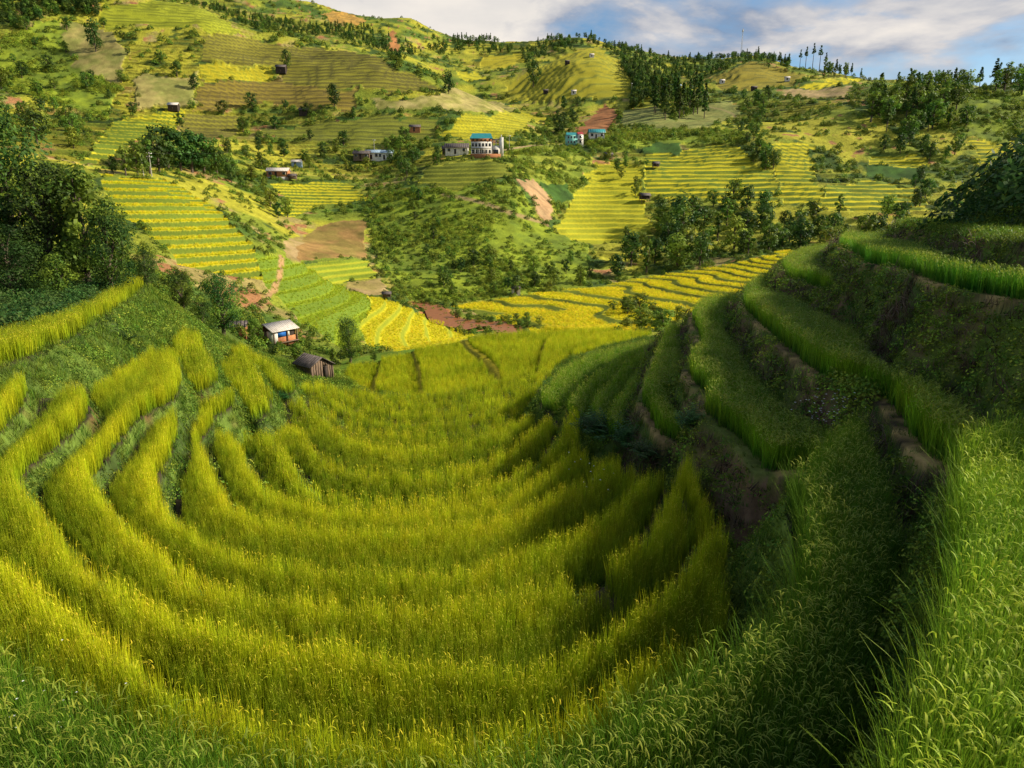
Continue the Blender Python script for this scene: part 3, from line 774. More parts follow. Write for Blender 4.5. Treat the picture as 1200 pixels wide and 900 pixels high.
GC = np.where((tr_ * (pl_ > 0.12)) > 0.5, GC * 0.45 + np.array((0.30, 0.27, 0.03)) * 0.55 * (1 - 0.4 * st), GC)
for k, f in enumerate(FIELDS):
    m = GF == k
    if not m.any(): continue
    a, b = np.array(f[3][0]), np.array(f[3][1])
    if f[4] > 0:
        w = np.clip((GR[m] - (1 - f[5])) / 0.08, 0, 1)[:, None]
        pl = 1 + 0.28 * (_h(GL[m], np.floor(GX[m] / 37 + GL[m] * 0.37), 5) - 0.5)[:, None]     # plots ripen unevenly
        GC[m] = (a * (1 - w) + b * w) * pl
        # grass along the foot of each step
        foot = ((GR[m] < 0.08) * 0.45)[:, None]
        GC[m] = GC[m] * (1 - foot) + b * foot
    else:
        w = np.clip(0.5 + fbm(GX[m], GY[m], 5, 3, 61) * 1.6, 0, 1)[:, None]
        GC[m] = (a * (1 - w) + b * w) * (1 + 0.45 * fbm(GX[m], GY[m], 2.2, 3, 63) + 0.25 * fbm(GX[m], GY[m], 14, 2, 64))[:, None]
# road cut across the slope under the big house, foot paths
PATHS = [([(590, 176), (620, 171), (655, 168), (668, 166)], 1.6, (0.40, 0.29, 0.14)), ([(520, 228), (560, 236), (600, 250), (640, 262)], 1.3, (0.30, 0.22, 0.09)),
         ([(330, 300), (326, 325), (312, 350), (300, 362)], 0.5, (0.36, 0.22, 0.10)), ([(800, 118), (850, 130), (868, 140)], 1.0, (0.30, 0.24, 0.1))]
for pts, w, colr in PATHS:
    P = ground(spline(pts, 8))[:, :2]
    d = np.full(GX.shape, 99.0)
    m = (GX > P[:, 0].min() - 5) & (GX < P[:, 0].max() + 5) & (GY > P[:, 1].min() - 5) & (GY < P[:, 1].max() + 5)
    dd = np.full(m.sum(), 99.0)
    for i in range(len(P) - 1):
        e = P[i + 1] - P[i]; l2 = (e ** 2).sum() + 1e-9
        t = np.clip(((GX[m] - P[i, 0]) * e[0] + (GY[m] - P[i, 1]) * e[1]) / l2, 0, 1)
        dd = np.minimum(dd, np.hypot(GX[m] - P[i, 0] - t * e[0], GY[m] - P[i, 1] - t * e[1]))
    d[m] = dd
    k = np.clip((w - d) / (w * 0.4), 0, 1)[..., None]
    GC = GC * (1 - k) + np.array(colr) * k
# river bed: a channel pressed into the valley floor
RIV_L = [(470, 352), (494, 357), (503, 366), (520, 376), (545, 385), (575, 387), (600, 388), (640, 389)]
RIV_R = [(640, 383), (600, 381), (574, 377), (552, 374), (533, 370), (522, 362), (512, 356), (490, 349)]
RP = ground(np.array(RIV_L + RIV_R, float))
riv = RP[:, :2]
riv = np.vstack([spline(riv[:len(RIV_L)], 4), spline(riv[len(RIV_L):], 4)])
bb = (GX > riv[:, 0].min() - 14) & (GX < riv[:, 0].max() + 14) & (GY > riv[:, 1].min() - 14) & (GY < riv[:, 1].max() + 14)
sd = np.full(GX.shape, -99.0); sd[bb] = signed(riv, GX[bb], GY[bb])
sd = sd + fbm(GX, GY, 4, 2, 90) * 0.8
WATER = float(np.median(RP[:, 2])) - 0.5
bank = np.clip((sd + 3.0) / 3.0, 0, 1)
GZ = np.where(bank > 0, GZ * (1 - bank) + (np.minimum(GZ, WATER - 0.5)) * bank, GZ)
kb = np.clip((sd + 1.6) / 0.7, 0, 1)[..., None]
GC = GC * (1 - kb) + np.array((0.42, 0.17, 0.06)) * (1 + 0.5 * fbm(GX, GY, 1.5, 2, 8))[..., None] * kb
GF[bank > 0.6] = -1
WILD = (GF < 0) | np.isin(GF, [k for k, f in enumerate(FIELDS) if f[0] == 'scrub_slope'])

nr, nc = GX.shape
FV = np.stack([GX, GY, GZ], -1).reshape(-1, 3); FC = GC.reshape(-1, 3)
FQ = grid_faces(nr, nc)
ff = GF.reshape(-1)[FQ[:, 0]]


def submesh(name, mask, mat):
    q = FQ[mask]
    u, inv = np.unique(q, return_inverse=True)
    return mesh_np(name, FV[u], inv.reshape(-1, 4), FC[u], True, mat)


put('hillside', submesh('hillside', ff == -1, M['hill']), kind='structure')
for k, f in enumerate(FIELDS):
    m = ff == k
    if m.sum() > 3:
        put(f[0], submesh(f[0], m, M['crop']), label=f[1], cat='field' if f[0] != 'scrub_slope' else 'slope', kind='stuff')
rm = mesh_np('river', np.column_stack([riv * 1.0, np.full(len(riv), WATER)]), np.array([[i, i + 1, len(riv) - 2 - i, len(riv) - 1 - i] for i in range(len(riv) // 2 - 1)]), mat=M['river'])
put('river', rm, kind='structure')

# near land --------------------------------------------------------------
s_ = np.concatenate([np.linspace(-1, -0.9, 40, endpoint=False), np.linspace(-0.9, 0.9, 760, endpoint=False), np.linspace(0.9, 1, 50)])
ny = np.concatenate([np.linspace(-42, 0.8, 16, endpoint=False), np.exp(np.linspace(math.log(0.8), math.log(61), 430))])
ye = np.maximum(ny, 1.2)[:, None]
lin = s_ / 0.9 * 1.08 * ye
ext = np.clip((np.abs(s_) - 0.9) / 0.1, 0, 1) ** 1.6
NX = lin * (1 - ext) + np.sign(s_) * 118 * ext
NY = np.broadcast_to(ny[:, None], NX.shape).copy()
NZ, NW, ND = near_height(NX, NY, True)
sh_id = [k for k, f in enumerate(FIELDS) if 'smooth golden shoulder' in f[1]][0]
nf = field_of(NX, NY)
m = (NW == -1) & (nf == sh_id)
NFr = np.zeros_like(NZ)
if m.any():
    NZ[m], NFr[m], _ = terraced(NZ[m], NX[m], NY[m], FIELDS[sh_id][4], FIELDS[sh_id][5])
bankm = NW < -1
NZ = NZ + np.where(bankm, fbm(NX, NY, 0.7, 3, 51) * 0.16 + fbm(NX, NY, 2.4, 2, 54) * 0.22, fbm(NX, NY, 0.8, 2, 52) * 0.025)
NC = np.zeros(NX.shape + (3,)); NC[:] = (0.11, 0.165, 0.026)
n1 = fbm(NX, NY, 2.2, 4, 11); n2 = fbm(NX, NY, 0.5, 3, 12)


def nb(col, w):
    w = np.clip(w, 0, 1)[..., None]
    NC[:] = NC * (1 - w) + np.array(col) * w


nb((0.055, 0.085, 0.02), (-n1 - 0.05) * 4 * (NW != -1))
nb((0.12, 0.075, 0.03), bankm * (n1 + 0.5 * n2 - 0.30) * 4)
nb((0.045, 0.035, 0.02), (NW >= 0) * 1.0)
# earth walls on the steep side: dry, purplish brown
wallk = [k for k, p in enumerate(PLAT) if p['name'] in ('s1', 's2', 's3', 's4', 's2b', 'g5')]
wall = np.isin(-2 - NW, wallk) & bankm
nb((0.16, 0.10, 0.058), wall * np.clip(0.28 + n1 * 2.4 + n2 * 0.8, 0.0, 1))
# trodden earth along the soil lips
soilk = [k for k, p in enumerate(PLAT) if p['inset'] >= 0.25 and p['name'][0] in 'sg' and p['rice']]
lipm = np.isin(NW, soilk) & (ND < 0.36)
nb((0.32, 0.22, 0.08), lipm * np.clip(0.7 + n2 * 1.2, 0, 1))
nb((0.10, 0.13, 0.025), lipm * np.clip(n1 * 5 - 0.4, 0, 0.9))
shm = (NW == -1) & (nf == sh_id)
nb((0.36, 0.29, 0.02), shm * 1.0)
NC *= (1 + 0.35 * n2)[..., None]
put('terraced_ground', mesh_np('terraced_ground', np.stack([NX, NY, NZ], -1).reshape(-1, 3), grid_faces(*NX.shape), np.clip(NC, 0.01, 1).reshape(-1, 3), True, M['ground']), kind='structure')


# ------------------------------------------------------------------ plants that nobody could count: rice, grass, weeds
PROTO = bpy.data.collections.new("plant_prototypes")          # not linked to the scene


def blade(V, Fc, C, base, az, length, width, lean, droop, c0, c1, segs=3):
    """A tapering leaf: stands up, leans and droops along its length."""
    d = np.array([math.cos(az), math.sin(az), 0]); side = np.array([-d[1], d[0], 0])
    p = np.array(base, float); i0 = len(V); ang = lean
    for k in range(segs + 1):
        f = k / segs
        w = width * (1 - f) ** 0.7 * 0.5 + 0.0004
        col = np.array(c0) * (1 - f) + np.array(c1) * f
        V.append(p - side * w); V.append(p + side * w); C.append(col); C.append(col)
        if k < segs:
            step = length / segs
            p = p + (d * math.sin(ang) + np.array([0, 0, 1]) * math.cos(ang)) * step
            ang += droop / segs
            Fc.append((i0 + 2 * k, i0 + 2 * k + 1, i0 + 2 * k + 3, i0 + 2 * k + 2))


def ear(V, Fc, C, p, az, length, width, lean, c):
    """A drooping ear of grain: a short thick bowed strip with a knobbly outline."""
    d = np.array([math.cos(az), math.sin(az), 0]); side = np.array([-d[1], d[0], 0.2])
    p = np.array(p, float); i0 = len(V); ang = lean; n = 4
    for k in range(n + 1):
        f = k / n
        w = width * (0.35 + math.sin(min(f + 0.12, 1) * math.pi)) * 0.5 * random.uniform(0.7, 1.2)
        V.append(p - side * w); V.append(p + side * w)
        cc = np.array(c) * random.uniform(0.8, 1.15); C.append(cc); C.append(cc)
        if k < n:
            p = p + (d * math.sin(ang) + np.array([0, 0, 1]) * math.cos(ang)) * length / n
            ang += 0.55
            Fc.append((i0 + 2 * k, i0 + 2 * k + 1, i0 + 2 * k + 3, i0 + 2 * k + 2))


def tuft(name, seed, n, h, spread, low, high, earc, ears, width, lean=0.25, droop=0.5, segs=3, mat=None, earlen=0.2, earw=0.022):
    random.seed(seed)
    V, Fc, C = [], [], []
    for i in range(n):
        az = random.uniform(0, 6.283); r = spread * math.sqrt(random.random())
        a2 = random.uniform(0, 6.283)
        b = (r * math.cos(a2), r * math.sin(a2), -0.06)
        v = random.uniform(0.75, 1.25)
        blade(V, Fc, C, b, az, h * random.uniform(0.65, 1.1), width * random.uniform(0.7, 1.3), abs(random.gauss(0, lean)), abs(random.gauss(0, droop)),
              np.array(low) * v, np.array(high) * v, segs)
    for i in range(ears):
        az = random.uniform(0, 6.283); r = spread * math.sqrt(random.random()); a2 = random.uniform(0, 6.283)
        b = (r * math.cos(a2), r * math.sin(a2), h * random.uniform(0.68, 0.92))
        ear(V, Fc, C, b, az, earlen * random.uniform(0.8, 1.3), earw, random.uniform(0.1, 0.7), earc)
    me = mesh_np(name, np.array(V), np.array(Fc), np.array(C), True, mat)
    o = bpy.data.objects.new(name, me); PROTO.objects.link(o)
    return o


def leafy(name, seed, n, h, r, cols, size, mat, flowers=0):
    """A low leafy weed: small broad leaves on a loose dome."""
    random.seed(seed); V, Fc, C = [], [], []
    for i in range(n):
        a = random.uniform(0, 6.283); q = math.sqrt(random.random()); z = h * (1 - q * q) * random.uniform(0.45, 1.05)
        c = np.array([r * q * math.cos(a), r * q * math.sin(a), z])
        out = np.array([math.cos(a) * q, math.sin(a) * q, 0.7]) + np.array([random.gauss(0, .5), random.gauss(0, .5), random.gauss(0, .35)])
        out /= np.linalg.norm(out)
        t = np.cross(out, [random.gauss(0, 1), random.gauss(0, 1), random.gauss(0, 1)]); t /= np.linalg.norm(t) + 1e-6
        b = np.cross(out, t); s = size * random.uniform(0.6, 1.3); i0 = len(V)
        V += [c - t * s, c - b * s * 0.5, c + t * s, c + b * s * 0.5]; Fc.append((i0, i0 + 1, i0 + 2, i0 + 3))
        col = np.array(random.choice(cols)) * random.uniform(0.7, 1.3); C += [col] * 4
    me = mesh_np(name, np.array(V), np.array(Fc), np.array(C), False, mat)
    o = bpy.data.objects.new(name, me); PROTO.objects.link(o)
    return o


T = {}
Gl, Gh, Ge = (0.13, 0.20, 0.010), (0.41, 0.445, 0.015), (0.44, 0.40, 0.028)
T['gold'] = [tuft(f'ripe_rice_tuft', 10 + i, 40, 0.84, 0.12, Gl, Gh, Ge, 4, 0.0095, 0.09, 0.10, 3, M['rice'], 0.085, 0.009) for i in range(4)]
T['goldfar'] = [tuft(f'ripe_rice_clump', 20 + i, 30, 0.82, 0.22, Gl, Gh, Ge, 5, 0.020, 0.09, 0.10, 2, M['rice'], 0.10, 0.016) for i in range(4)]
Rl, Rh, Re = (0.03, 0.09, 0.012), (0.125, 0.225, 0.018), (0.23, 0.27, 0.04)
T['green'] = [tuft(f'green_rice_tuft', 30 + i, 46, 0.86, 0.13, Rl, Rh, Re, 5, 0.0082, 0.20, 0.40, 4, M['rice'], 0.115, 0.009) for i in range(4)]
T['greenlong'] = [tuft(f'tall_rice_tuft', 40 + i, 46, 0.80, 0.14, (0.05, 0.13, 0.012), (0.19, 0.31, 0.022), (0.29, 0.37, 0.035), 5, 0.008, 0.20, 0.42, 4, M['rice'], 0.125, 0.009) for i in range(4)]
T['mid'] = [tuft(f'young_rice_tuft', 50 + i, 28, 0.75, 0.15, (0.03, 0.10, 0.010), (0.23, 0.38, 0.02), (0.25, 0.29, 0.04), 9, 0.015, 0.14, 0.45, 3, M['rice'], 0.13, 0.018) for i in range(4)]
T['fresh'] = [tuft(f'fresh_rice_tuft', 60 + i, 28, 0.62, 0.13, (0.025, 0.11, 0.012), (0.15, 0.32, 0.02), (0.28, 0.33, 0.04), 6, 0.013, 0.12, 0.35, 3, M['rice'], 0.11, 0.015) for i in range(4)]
T['grass'] = [tuft(f'grass_tuft', 70 + i, 24, 0.26, 0.14, (0.055, 0.11, 0.013), (0.17, 0.25, 0.022), (0.2, 0.2, 0.05), 0, 0.011, 0.5, 0.9, 3, M['weed']) for i in range(3)]
T['dry'] = [tuft(f'dry_grass_tuft', 80 + i, 22, 0.32, 0.16, (0.07, 0.045, 0.03), (0.15, 0.105, 0.07), (0.2, 0.2, 0.05), 0, 0.015, 0.7, 1.1, 3, M['weed']) for i in range(3)]
T['weed'] = [leafy(f'leafy_weed', 90 + i, 70, 0.20, 0.22, [(0.09, 0.16, 0.018), (0.15, 0.23, 0.022), (0.21, 0.28, 0.028)], 0.026, M['weed']) for i in range(3)]
T['bush'] = [leafy(f'scrub_bush', 95 + i, 150, 1.7, 1.3, [(0.08, 0.14, 0.02), (0.14, 0.21, 0.022), (0.22, 0.27, 0.026)], 0.26, M['tree']) for i in range(4)]
T['lushbush'] = [leafy(f'lush_scrub_bush', 140 + i, 110, 1.5, 1.25, [(0.15, 0.205, 0.02), (0.22, 0.29, 0.024), (0.30, 0.36, 0.03)], 0.22, M['tree']) for i in range(4)]
T['shrub'] = [leafy(f'leafy_shrub', 99 + i, 260, 1.1, 0.9, [(0.035, 0.085, 0.02), (0.055, 0.12, 0.025), (0.08, 0.15, 0.03)], 0.085, M['tree']) for i in range(3)]


def scatter_tree(kind):
    """Geometry nodes that put the prototypes of one kind on the points of a mesh."""
    ng = bpy.data.node_groups.new("scatter_" + kind, 'GeometryNodeTree')
    ng.interface.new_socket("Geometry", in_out='INPUT', socket_type='NodeSocketGeometry')
    ng.interface.new_socket("Geometry", in_out='OUTPUT', socket_type='NodeSocketGeometry')
    L = ng.links.new
    gi = nd(ng, 'NodeGroupInput'); go = nd(ng, 'NodeGroupOutput')
    iop = nd(ng, 'GeometryNodeInstanceOnPoints')
    iop.inputs['Pick Instance'].default_value = True
    g2i = nd(ng, 'GeometryNodeGeometryToInstance')
    for o in T[kind]:
        oi = nd(ng, 'GeometryNodeObjectInfo'); oi.inputs['Object'].default_value = o
        L(oi.outputs['Geometry'], g2i.inputs[0])
    rot = nd(ng, 'GeometryNodeInputNamedAttribute', data_type='FLOAT_VECTOR'); rot.inputs[0].default_value = "rot"
    scl = nd(ng, 'GeometryNodeInputNamedAttribute', data_type='FLOAT'); scl.inputs[0].default_value = "scl"
    idx = nd(ng, 'GeometryNodeInputNamedAttribute', data_type='INT'); idx.inputs[0].default_value = "idx"
    L(gi.outputs[0], iop.inputs['Points']); L(g2i.outputs[0], iop.inputs['Instance'])
    L(idx.outputs['Attribute'], iop.inputs['Instance Index'])
    L(rot.outputs['Attribute'], iop.inputs['Rotation']); L(scl.outputs['Attribute'], iop.inputs['Scale'])
    L(iop.outputs[0], go.inputs[0])
    return ng


NG = {k: scatter_tree(k) for k in T}


def scatter(name, kind, P, label=None, smin=0.85, smax=1.15, tilt=0.12, lean=None, scl=None, cat=None, ripe=None):
    P = np.asarray(P)
    n = len(P)
    if n == 0: return None
    me = bpy.data.meshes.new(name)
    me.vertices.add(n); me.vertices.foreach_set("co", P.astype(np.float32).ravel())
    rot = np.stack([rng.normal(0, tilt, n), rng.normal(0, tilt, n), rng.uniform(0, 6.283, n)], -1)
    a = me.attributes.new("rot", 'FLOAT_VECTOR', 'POINT'); a.data.foreach_set("vector", rot.astype(np.float32).ravel())
    s = rng.uniform(smin, smax, n) if scl is None else scl
    a = me.attributes.new("scl", 'FLOAT', 'POINT'); a.data.foreach_set("value", s.astype(np.float32))
    a = me.attributes.new("idx", 'INT', 'POINT'); a.data.foreach_set("value", rng.integers(0, len(T[kind]), n).astype(np.int32))
    a = me.attributes.new("ripe", 'FLOAT', 'POINT'); a.data.foreach_set("value", (np.full(n, 0.5) if ripe is None else ripe).astype(np.float32))  # ripeness, on the terraces mixed with painted shade at the bank foot
    me.update()
    o = put(name, me, kind='stuff', label=label, cat=cat)
    md = o.modifiers.new("scatter", 'NODES'); md.node_group = NG[kind]
    return o


def in_view(x, y, z, mx=60, my=60):
    d = y * CP - z * SP
    px = 600 + F * x / np.maximum(d, 0.05); py = 450 - F * (y * SP + z * CP) / np.maximum(d, 0.05)
    return (d > 0.3) & (px > -mx) & (px < 1200 + mx) & (py < 900 + my) & (py > -my)


def jgrid(x0, x1, y0, y1, s):
    gx, gy = np.meshgrid(np.arange(x0, x1, s), np.arange(y0, y1, s))
    return (gx + rng.uniform(-.5, .5, gx.shape) * s).ravel(), (gy + rng.uniform(-.5, .5, gy.shape) * s).ravel()


bands = [(0.4, 9, 0.10), (9, 17, 0.125), (17, 30, 0.165), (30, 62, 0.235)]
XS, YS, RS = [], [], []
for a, b, s in bands:
    x, y = jgrid(-1.25 * b - 3, 1.25 * b + 3, a, b, s)
    m = np.abs(x) < 1.25 * y + 3.5
    XS.append(x[m]); YS.append(y[m]); RS.append(np.full(m.sum(), s))
XS, YS, RS = np.concatenate(XS), np.concatenate(YS), np.concatenate(RS)
ZS, WS, DS, TS = near_height(XS, YS, 2)
vis = in_view(XS, YS, ZS + 0.5, 260, 260)
XS, YS, RS, ZS, WS, DS, TS = XS[vis], YS[vis], RS[vis], ZS[vis], WS[vis], DS[vis], TS[vis]

STRIPS = {   # rice on the upper horn of the bowl stops short of each bank: outlines traced on the rice tops
    'n': [(0, 425), (15, 425), (26, 432), (20, 452), (0, 470), (-80, 530), (-80, 420)],
    'a': [(0, 506), (40, 473), (60, 448), (83, 440), (98, 446), (99, 458), (83, 473), (50, 497), (16, 525), (12, 540), (18, 555), (36, 580), (-60, 620), (-60, 560)],
    'b': [(26, 565), (28, 540), (60, 510), (105, 482), (110, 462), (107, 445), (143, 423), (165, 405), (185, 398), (203, 403), (210, 425), (200, 447), (167, 460), (140, 485), (110, 517), (99, 530), (105, 550), (130, 580), (36, 585)],
    'c': [(118, 552), (133, 525), (150, 500), (168, 477), (190, 464), (205, 466), (202, 493), (186, 525), (183, 552), (200, 590), (150, 590)],
    'd': [(190, 562), (193, 525), (206, 492), (214, 476), (235, 468), (249, 473), (237, 497), (248, 533), (266, 590), (200, 590)],
    'f': [(238, 510), (240, 497), (255, 491), (272, 503), (291, 530), (310, 557), (330, 590), (262, 590)],
    'e': [(276, 510), (283, 500), (300, 494), (316, 499), (337, 525), (356, 550), (384, 590), (316, 590)],
    'g': [(308, 497), (328, 487), (347, 489), (362, 510), (382, 530), (430, 585), (356, 570)],
}
stripxy = {k: on_plane(v, {n: z for n, z, _ in BOWL}[k] * SC) for k, v in STRIPS.items()}
pxs, pys = project(np.stack([XS, YS, ZS + 0.7], -1))
lab = {
    'gold': 'ripe yellow green rice standing in a curved terrace of the bowl',
}
names = {'bowl_n': 'narrow ripe rice terrace just inside the green front field', 'bowl_a': 'broad ripe rice terrace that ends in a pointed tip by the ditch',
         'bowl_b': 'ripe rice terrace broken by the dark hollow with bare stems', 'bowl_c': 'ripe rice terrace rising to a narrow strip below the dirt path', 'bowl_d': 'ripe rice terrace ending beside the dark fern bush',
         'bowl_f': 'ripe rice terrace starting under the grassy hollow', 'bowl_e': 'ripe rice terrace whose tip touches the green fan fields', 'bowl_g': 'ripe rice terrace starting at the foot of the grassy hollow',
         'bowl_h': 'upper bowl rice terrace starting by the leafy hollow bank', 'bowl_i': 'thin rice terrace on the far curve of the bowl', 'bowl_j': 'thin rice terrace under the brown barn',
         'bowl_k': 'slender rice terrace just past the barn', 'bowl_l': 'slender rice terrace near the bottom of the bowl', 'bowl_m': 'lowest rice terrace on the floor of the bowl',
         'p1': 'raised rice patch beyond the rounded strip head', 'p2': 'small oval rice patch above the dirt path', 'p3': 'tongue shaped rice patch with a drooping lower end', 'p4': 'long thin rice patch running towards the barn',
         'strip': 'long rice strip under the tall dark trees', 'front': 'tall green rice with nodding ears across the front field', 'side': 'tall light green rice on the terrace above the ditch',
         'g1': 'lowest fan shaped green rice field by the shadow edge', 'g2': 'second fan shaped green rice field above the shadow edge', 'g3': 'middle fan shaped green rice field by the fern bush',
         'g4': 'green rice fan field ending in a dark notch over the ferns', 'g5': 'curved green rice terrace below the dirt lip path', 's1': 'wide green rice terrace between two dirt paths',
         's2': 'long green rice terrace under the bulging purple brown wall', 's2b': 'small green rice shelf on the nose of the slope', 's3': 'bright fresh green rice shelf above the weedy wall'}
for k, p in enumerate(PLAT):
    if not p['rice']: continue
    m = (WS == k) & (DS > p['inset']) & (TS > ((0.36 if p['name'][5:] in 'ghijklm' else 0.22) if p['name'].startswith('bowl') else 0.10))
    if p['name'].startswith('bowl_'):
        key = p['name'][5:]
        far_horn = (pys < 565) & (pxs < 330) & (YS > 6)
        if key in stripxy:
            ins = inside([tuple(q) for q in stripxy[key]], XS, YS)
            m &= (~far_horn) | ins
        else:
            m &= ~((pxs < 318) & (YS > 6))
        # trampled, bare hollow in one terrace
        if key in 'abc':
            hx, hy = (on_plane([(676, 690), (706, 690), (800, 580), (806, 600)], -4.9 * SC)).T
            for q in range(4):
                m &= np.hypot((XS - hx[q]) * (1.6 if q < 2 else 2.2), YS - hy[q]) > 0.42
    if p['name'] == 'strip':                     # a narrow strip; behind it the undergrowth of the dark trees
        SB = on_plane([(-80, 400), (0, 377), (40, 368), (80, 354), (110, 342), (140, 328), (158, 318), (172, 318), (172, 330), (110, 370), (40, 400), (0, 420), (-80, 450)], -3.3 * SC)
        back = m & ~inside([tuple(q) for q in SB], XS, YS)
        m &= ~back
        UG = np.stack([XS[back], YS[back], ZS[back] - 0.1], -1)
        UG = UG[rng.random(len(UG)) < 0.16]
        scatter('undergrowth', 'shrub', UG, 'dark leafy undergrowth between the rice strip and the tall trees', tilt=0.2, smin=0.5, smax=1.1, cat='undergrowth')
    if p['name'] == 'front':
        m &= ~((pxs > 1040) & (YS > 9))
    kind = p['rice']
    P = np.stack([XS[m], YS[m], ZS[m]], -1)
    if len(P) == 0: continue
    far = kind == 'gold' and np.median(P[:, 1]) > 19
    dens = rng.random(len(P)) < (0.62 if far else 1.0)
    P = P[dens]; D = DS[m][dens]; TO = TS[m][dens]
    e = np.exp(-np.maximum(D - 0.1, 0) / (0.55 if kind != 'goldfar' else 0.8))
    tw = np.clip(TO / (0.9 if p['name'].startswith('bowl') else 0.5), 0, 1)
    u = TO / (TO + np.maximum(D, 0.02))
    if p['name'].startswith('bowl'):              # short, green, painted shade under the bank; ripe, tall, painted bright along the edge
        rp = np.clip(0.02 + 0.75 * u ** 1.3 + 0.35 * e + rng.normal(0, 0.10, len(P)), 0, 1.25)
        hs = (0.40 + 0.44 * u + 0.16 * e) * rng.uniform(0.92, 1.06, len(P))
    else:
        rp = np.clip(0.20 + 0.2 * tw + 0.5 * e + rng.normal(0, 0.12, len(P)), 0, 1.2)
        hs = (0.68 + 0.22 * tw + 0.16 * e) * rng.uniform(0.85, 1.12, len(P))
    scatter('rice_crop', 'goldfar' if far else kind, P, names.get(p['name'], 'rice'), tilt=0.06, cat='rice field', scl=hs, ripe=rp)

# the smooth golden shoulder beyond the bowl, and the stepped fields across the dip
def field_rice(idx, spacing, kind, rh_scale, label):
    P = FXY[idx]
    x, y = jgrid(P[:, 0].min(), P[:, 0].max(), P[:, 1].min(), P[:, 1].max(), spacing)
    z, fid, fr, fl = full_far(x, y)
    m = fid == idx
    f = FIELDS[idx]
    if f[4] > 0 and kind != 'limebig': m &= (fr < 1 - f[5] + 0.04) & (fr > 0.05)
    nm = y < 61
    if nm.any():
        zz, ww, _ = near_height(x, y, True)
        m &= ~((ww != -1) & (y < 75))
    m &= in_view(x, y, z, 40, 40)
    P = np.stack([x, y, z], -1)[m]
    scatter('rice_crop', kind, P, label, tilt=0.1, scl=rng.uniform(0.8, 1.15, len(P)) * rh_scale, cat='rice field', ripe=np.full(len(P), 0.85))


T['goldbig'] = [tuft(f'ripe_rice_sheaf', 120 + i, 26, 0.75, 0.42, (0.34, 0.36, 0.014), (0.56, 0.53, 0.016), (0.62, 0.52, 0.03), 16, 0.07, 0.14, 0.3, 1, M['rice'], 0.2, 0.07) for i in range(4)]
NG['goldbig'] = scatter_tree('goldbig')
T['limebig'] = [tuft(f'green_rice_sheaf', 130 + i, 26, 0.75, 0.42, (0.18, 0.26, 0.014), (0.36, 0.43, 0.018), (0.34, 0.34, 0.03), 10, 0.07, 0.14, 0.3, 1, M['rice'], 0.2, 0.07) for i in range(4)]
NG['limebig'] = scatter_tree('limebig')
def fx(w): return [k for k, f in enumerate(FIELDS) if w in f[1]][0]


field_rice(sh_id, 0.32, 'goldfar', 0.9, 'ripe golden rice on the smooth shoulder in sun past the bowl')
field_rice(fx('twin poles'), 0.6, 'goldbig', 0.55, 'ripe rice on the steps beside the twin poles')
field_rice(fx('lime green stepped field on the flank'), 0.62, 'limebig', 0.38, 'short green rice on the flank above the tarpaulin hut')
field_rice(fx('bright lemon'), 0.6, 'goldbig', 0.4, 'lemon yellow rice on terraces beside the muddy river')
field_rice(fx('far river bank'), 0.6, 'goldbig', 0.55, 'golden rice on terraces around the lone river shed')

# grass and weeds on banks, paths and slopes ------------------------------
n1 = fbm(XS, YS, 2.2, 4, 11); n5 = fbm(XS, YS, 5, 3, 13)
bank = (WS < -1) | (WS == -1) | np.isin(WS, [k for k, p in enumerate(PLAT) if p['rice'] is None])
edge = np.isin(WS, soilk) & (DS < 0.38)
horn = (WS >= 0) & (pys < 565) & (pxs < 330) & (YS > 6)
nfs = field_of(XS, YS)
bank &= ~((WS == -1) & np.isin(nfs, [sh_id]))
wallS = np.isin(-2 - WS, wallk) & (WS < -1)
r = rng.random(len(XS))
PT = np.stack([XS, YS, ZS], -1)
sz = np.clip(RS / 0.12, 1, 2.2)


def sc(name, kind, m, label, a=0.8, b=1.3, tilt=0.35, mul=1.0):
    scatter(name, kind, PT[m], label, tilt=tilt, scl=rng.uniform(a, b, m.sum()) * sz[m] * mul, cat='weeds' if kind != 'grass' else 'grass')


sc('bank_grass', 'grass', bank & ~wallS & (r < 0.74) & (n1 > -0.45), 'short green grass growing on the terrace banks')
sc('bank_grass', 'grass', wallS & (r < 0.38), 'sparse grass clinging to the steep earth walls', mul=0.75)
sc('bank_grass', 'grass', edge & (r < 0.16), 'low grass edging the dirt paths on the terrace lips', mul=0.5)
sc('bank_weeds', 'weed', bank & ~wallS & (r > 0.74) & (n5 > -0.05), 'broad leaved weeds spread over the green banks')
sc('bank_weeds', 'weed', wallS & (r > 0.36) & (r < 0.80) & (n1 > -0.25), 'creeping green weeds hanging on the earth walls', mul=1.1)
sc('dry_weeds', 'dry', wallS & ((r > 0.80) | ((r > 0.45) & (n1 < -0.2))), 'dry purple brown weeds matted on the earth walls', mul=1.1)
sc('bank_grass', 'grass', horn & (r < 0.35), 'green grass in the gaps between the upper rice strips', mul=0.7)
# ------------------------------------------------------------------ trees: one of each kind, then copies
def tube_np(path, radii, sides=6):
    V, Fq = [], []
    path = np.asarray(path, float)
    for i, p in enumerate(path):
        d = path[min(i + 1, len(path) - 1)] - path[max(i - 1, 0)]; d /= np.linalg.norm(d) + 1e-9
        a = np.cross(d, [0.3, 1, 0.1]); a /= np.linalg.norm(a) + 1e-9; b = np.cross(d, a)
        for k in range(sides):
            t = 2 * math.pi * k / sides
            V.append(p + (a * math.cos(t) + b * math.sin(t)) * radii[i])
    for i in range(len(path) - 1):
        for k in range(sides):
            k2 = (k + 1) % sides
            Fq.append((i * sides + k, i * sides + k2, (i + 1) * sides + k2, (i + 1) * sides + k))
    return np.array(V), np.array(Fq)


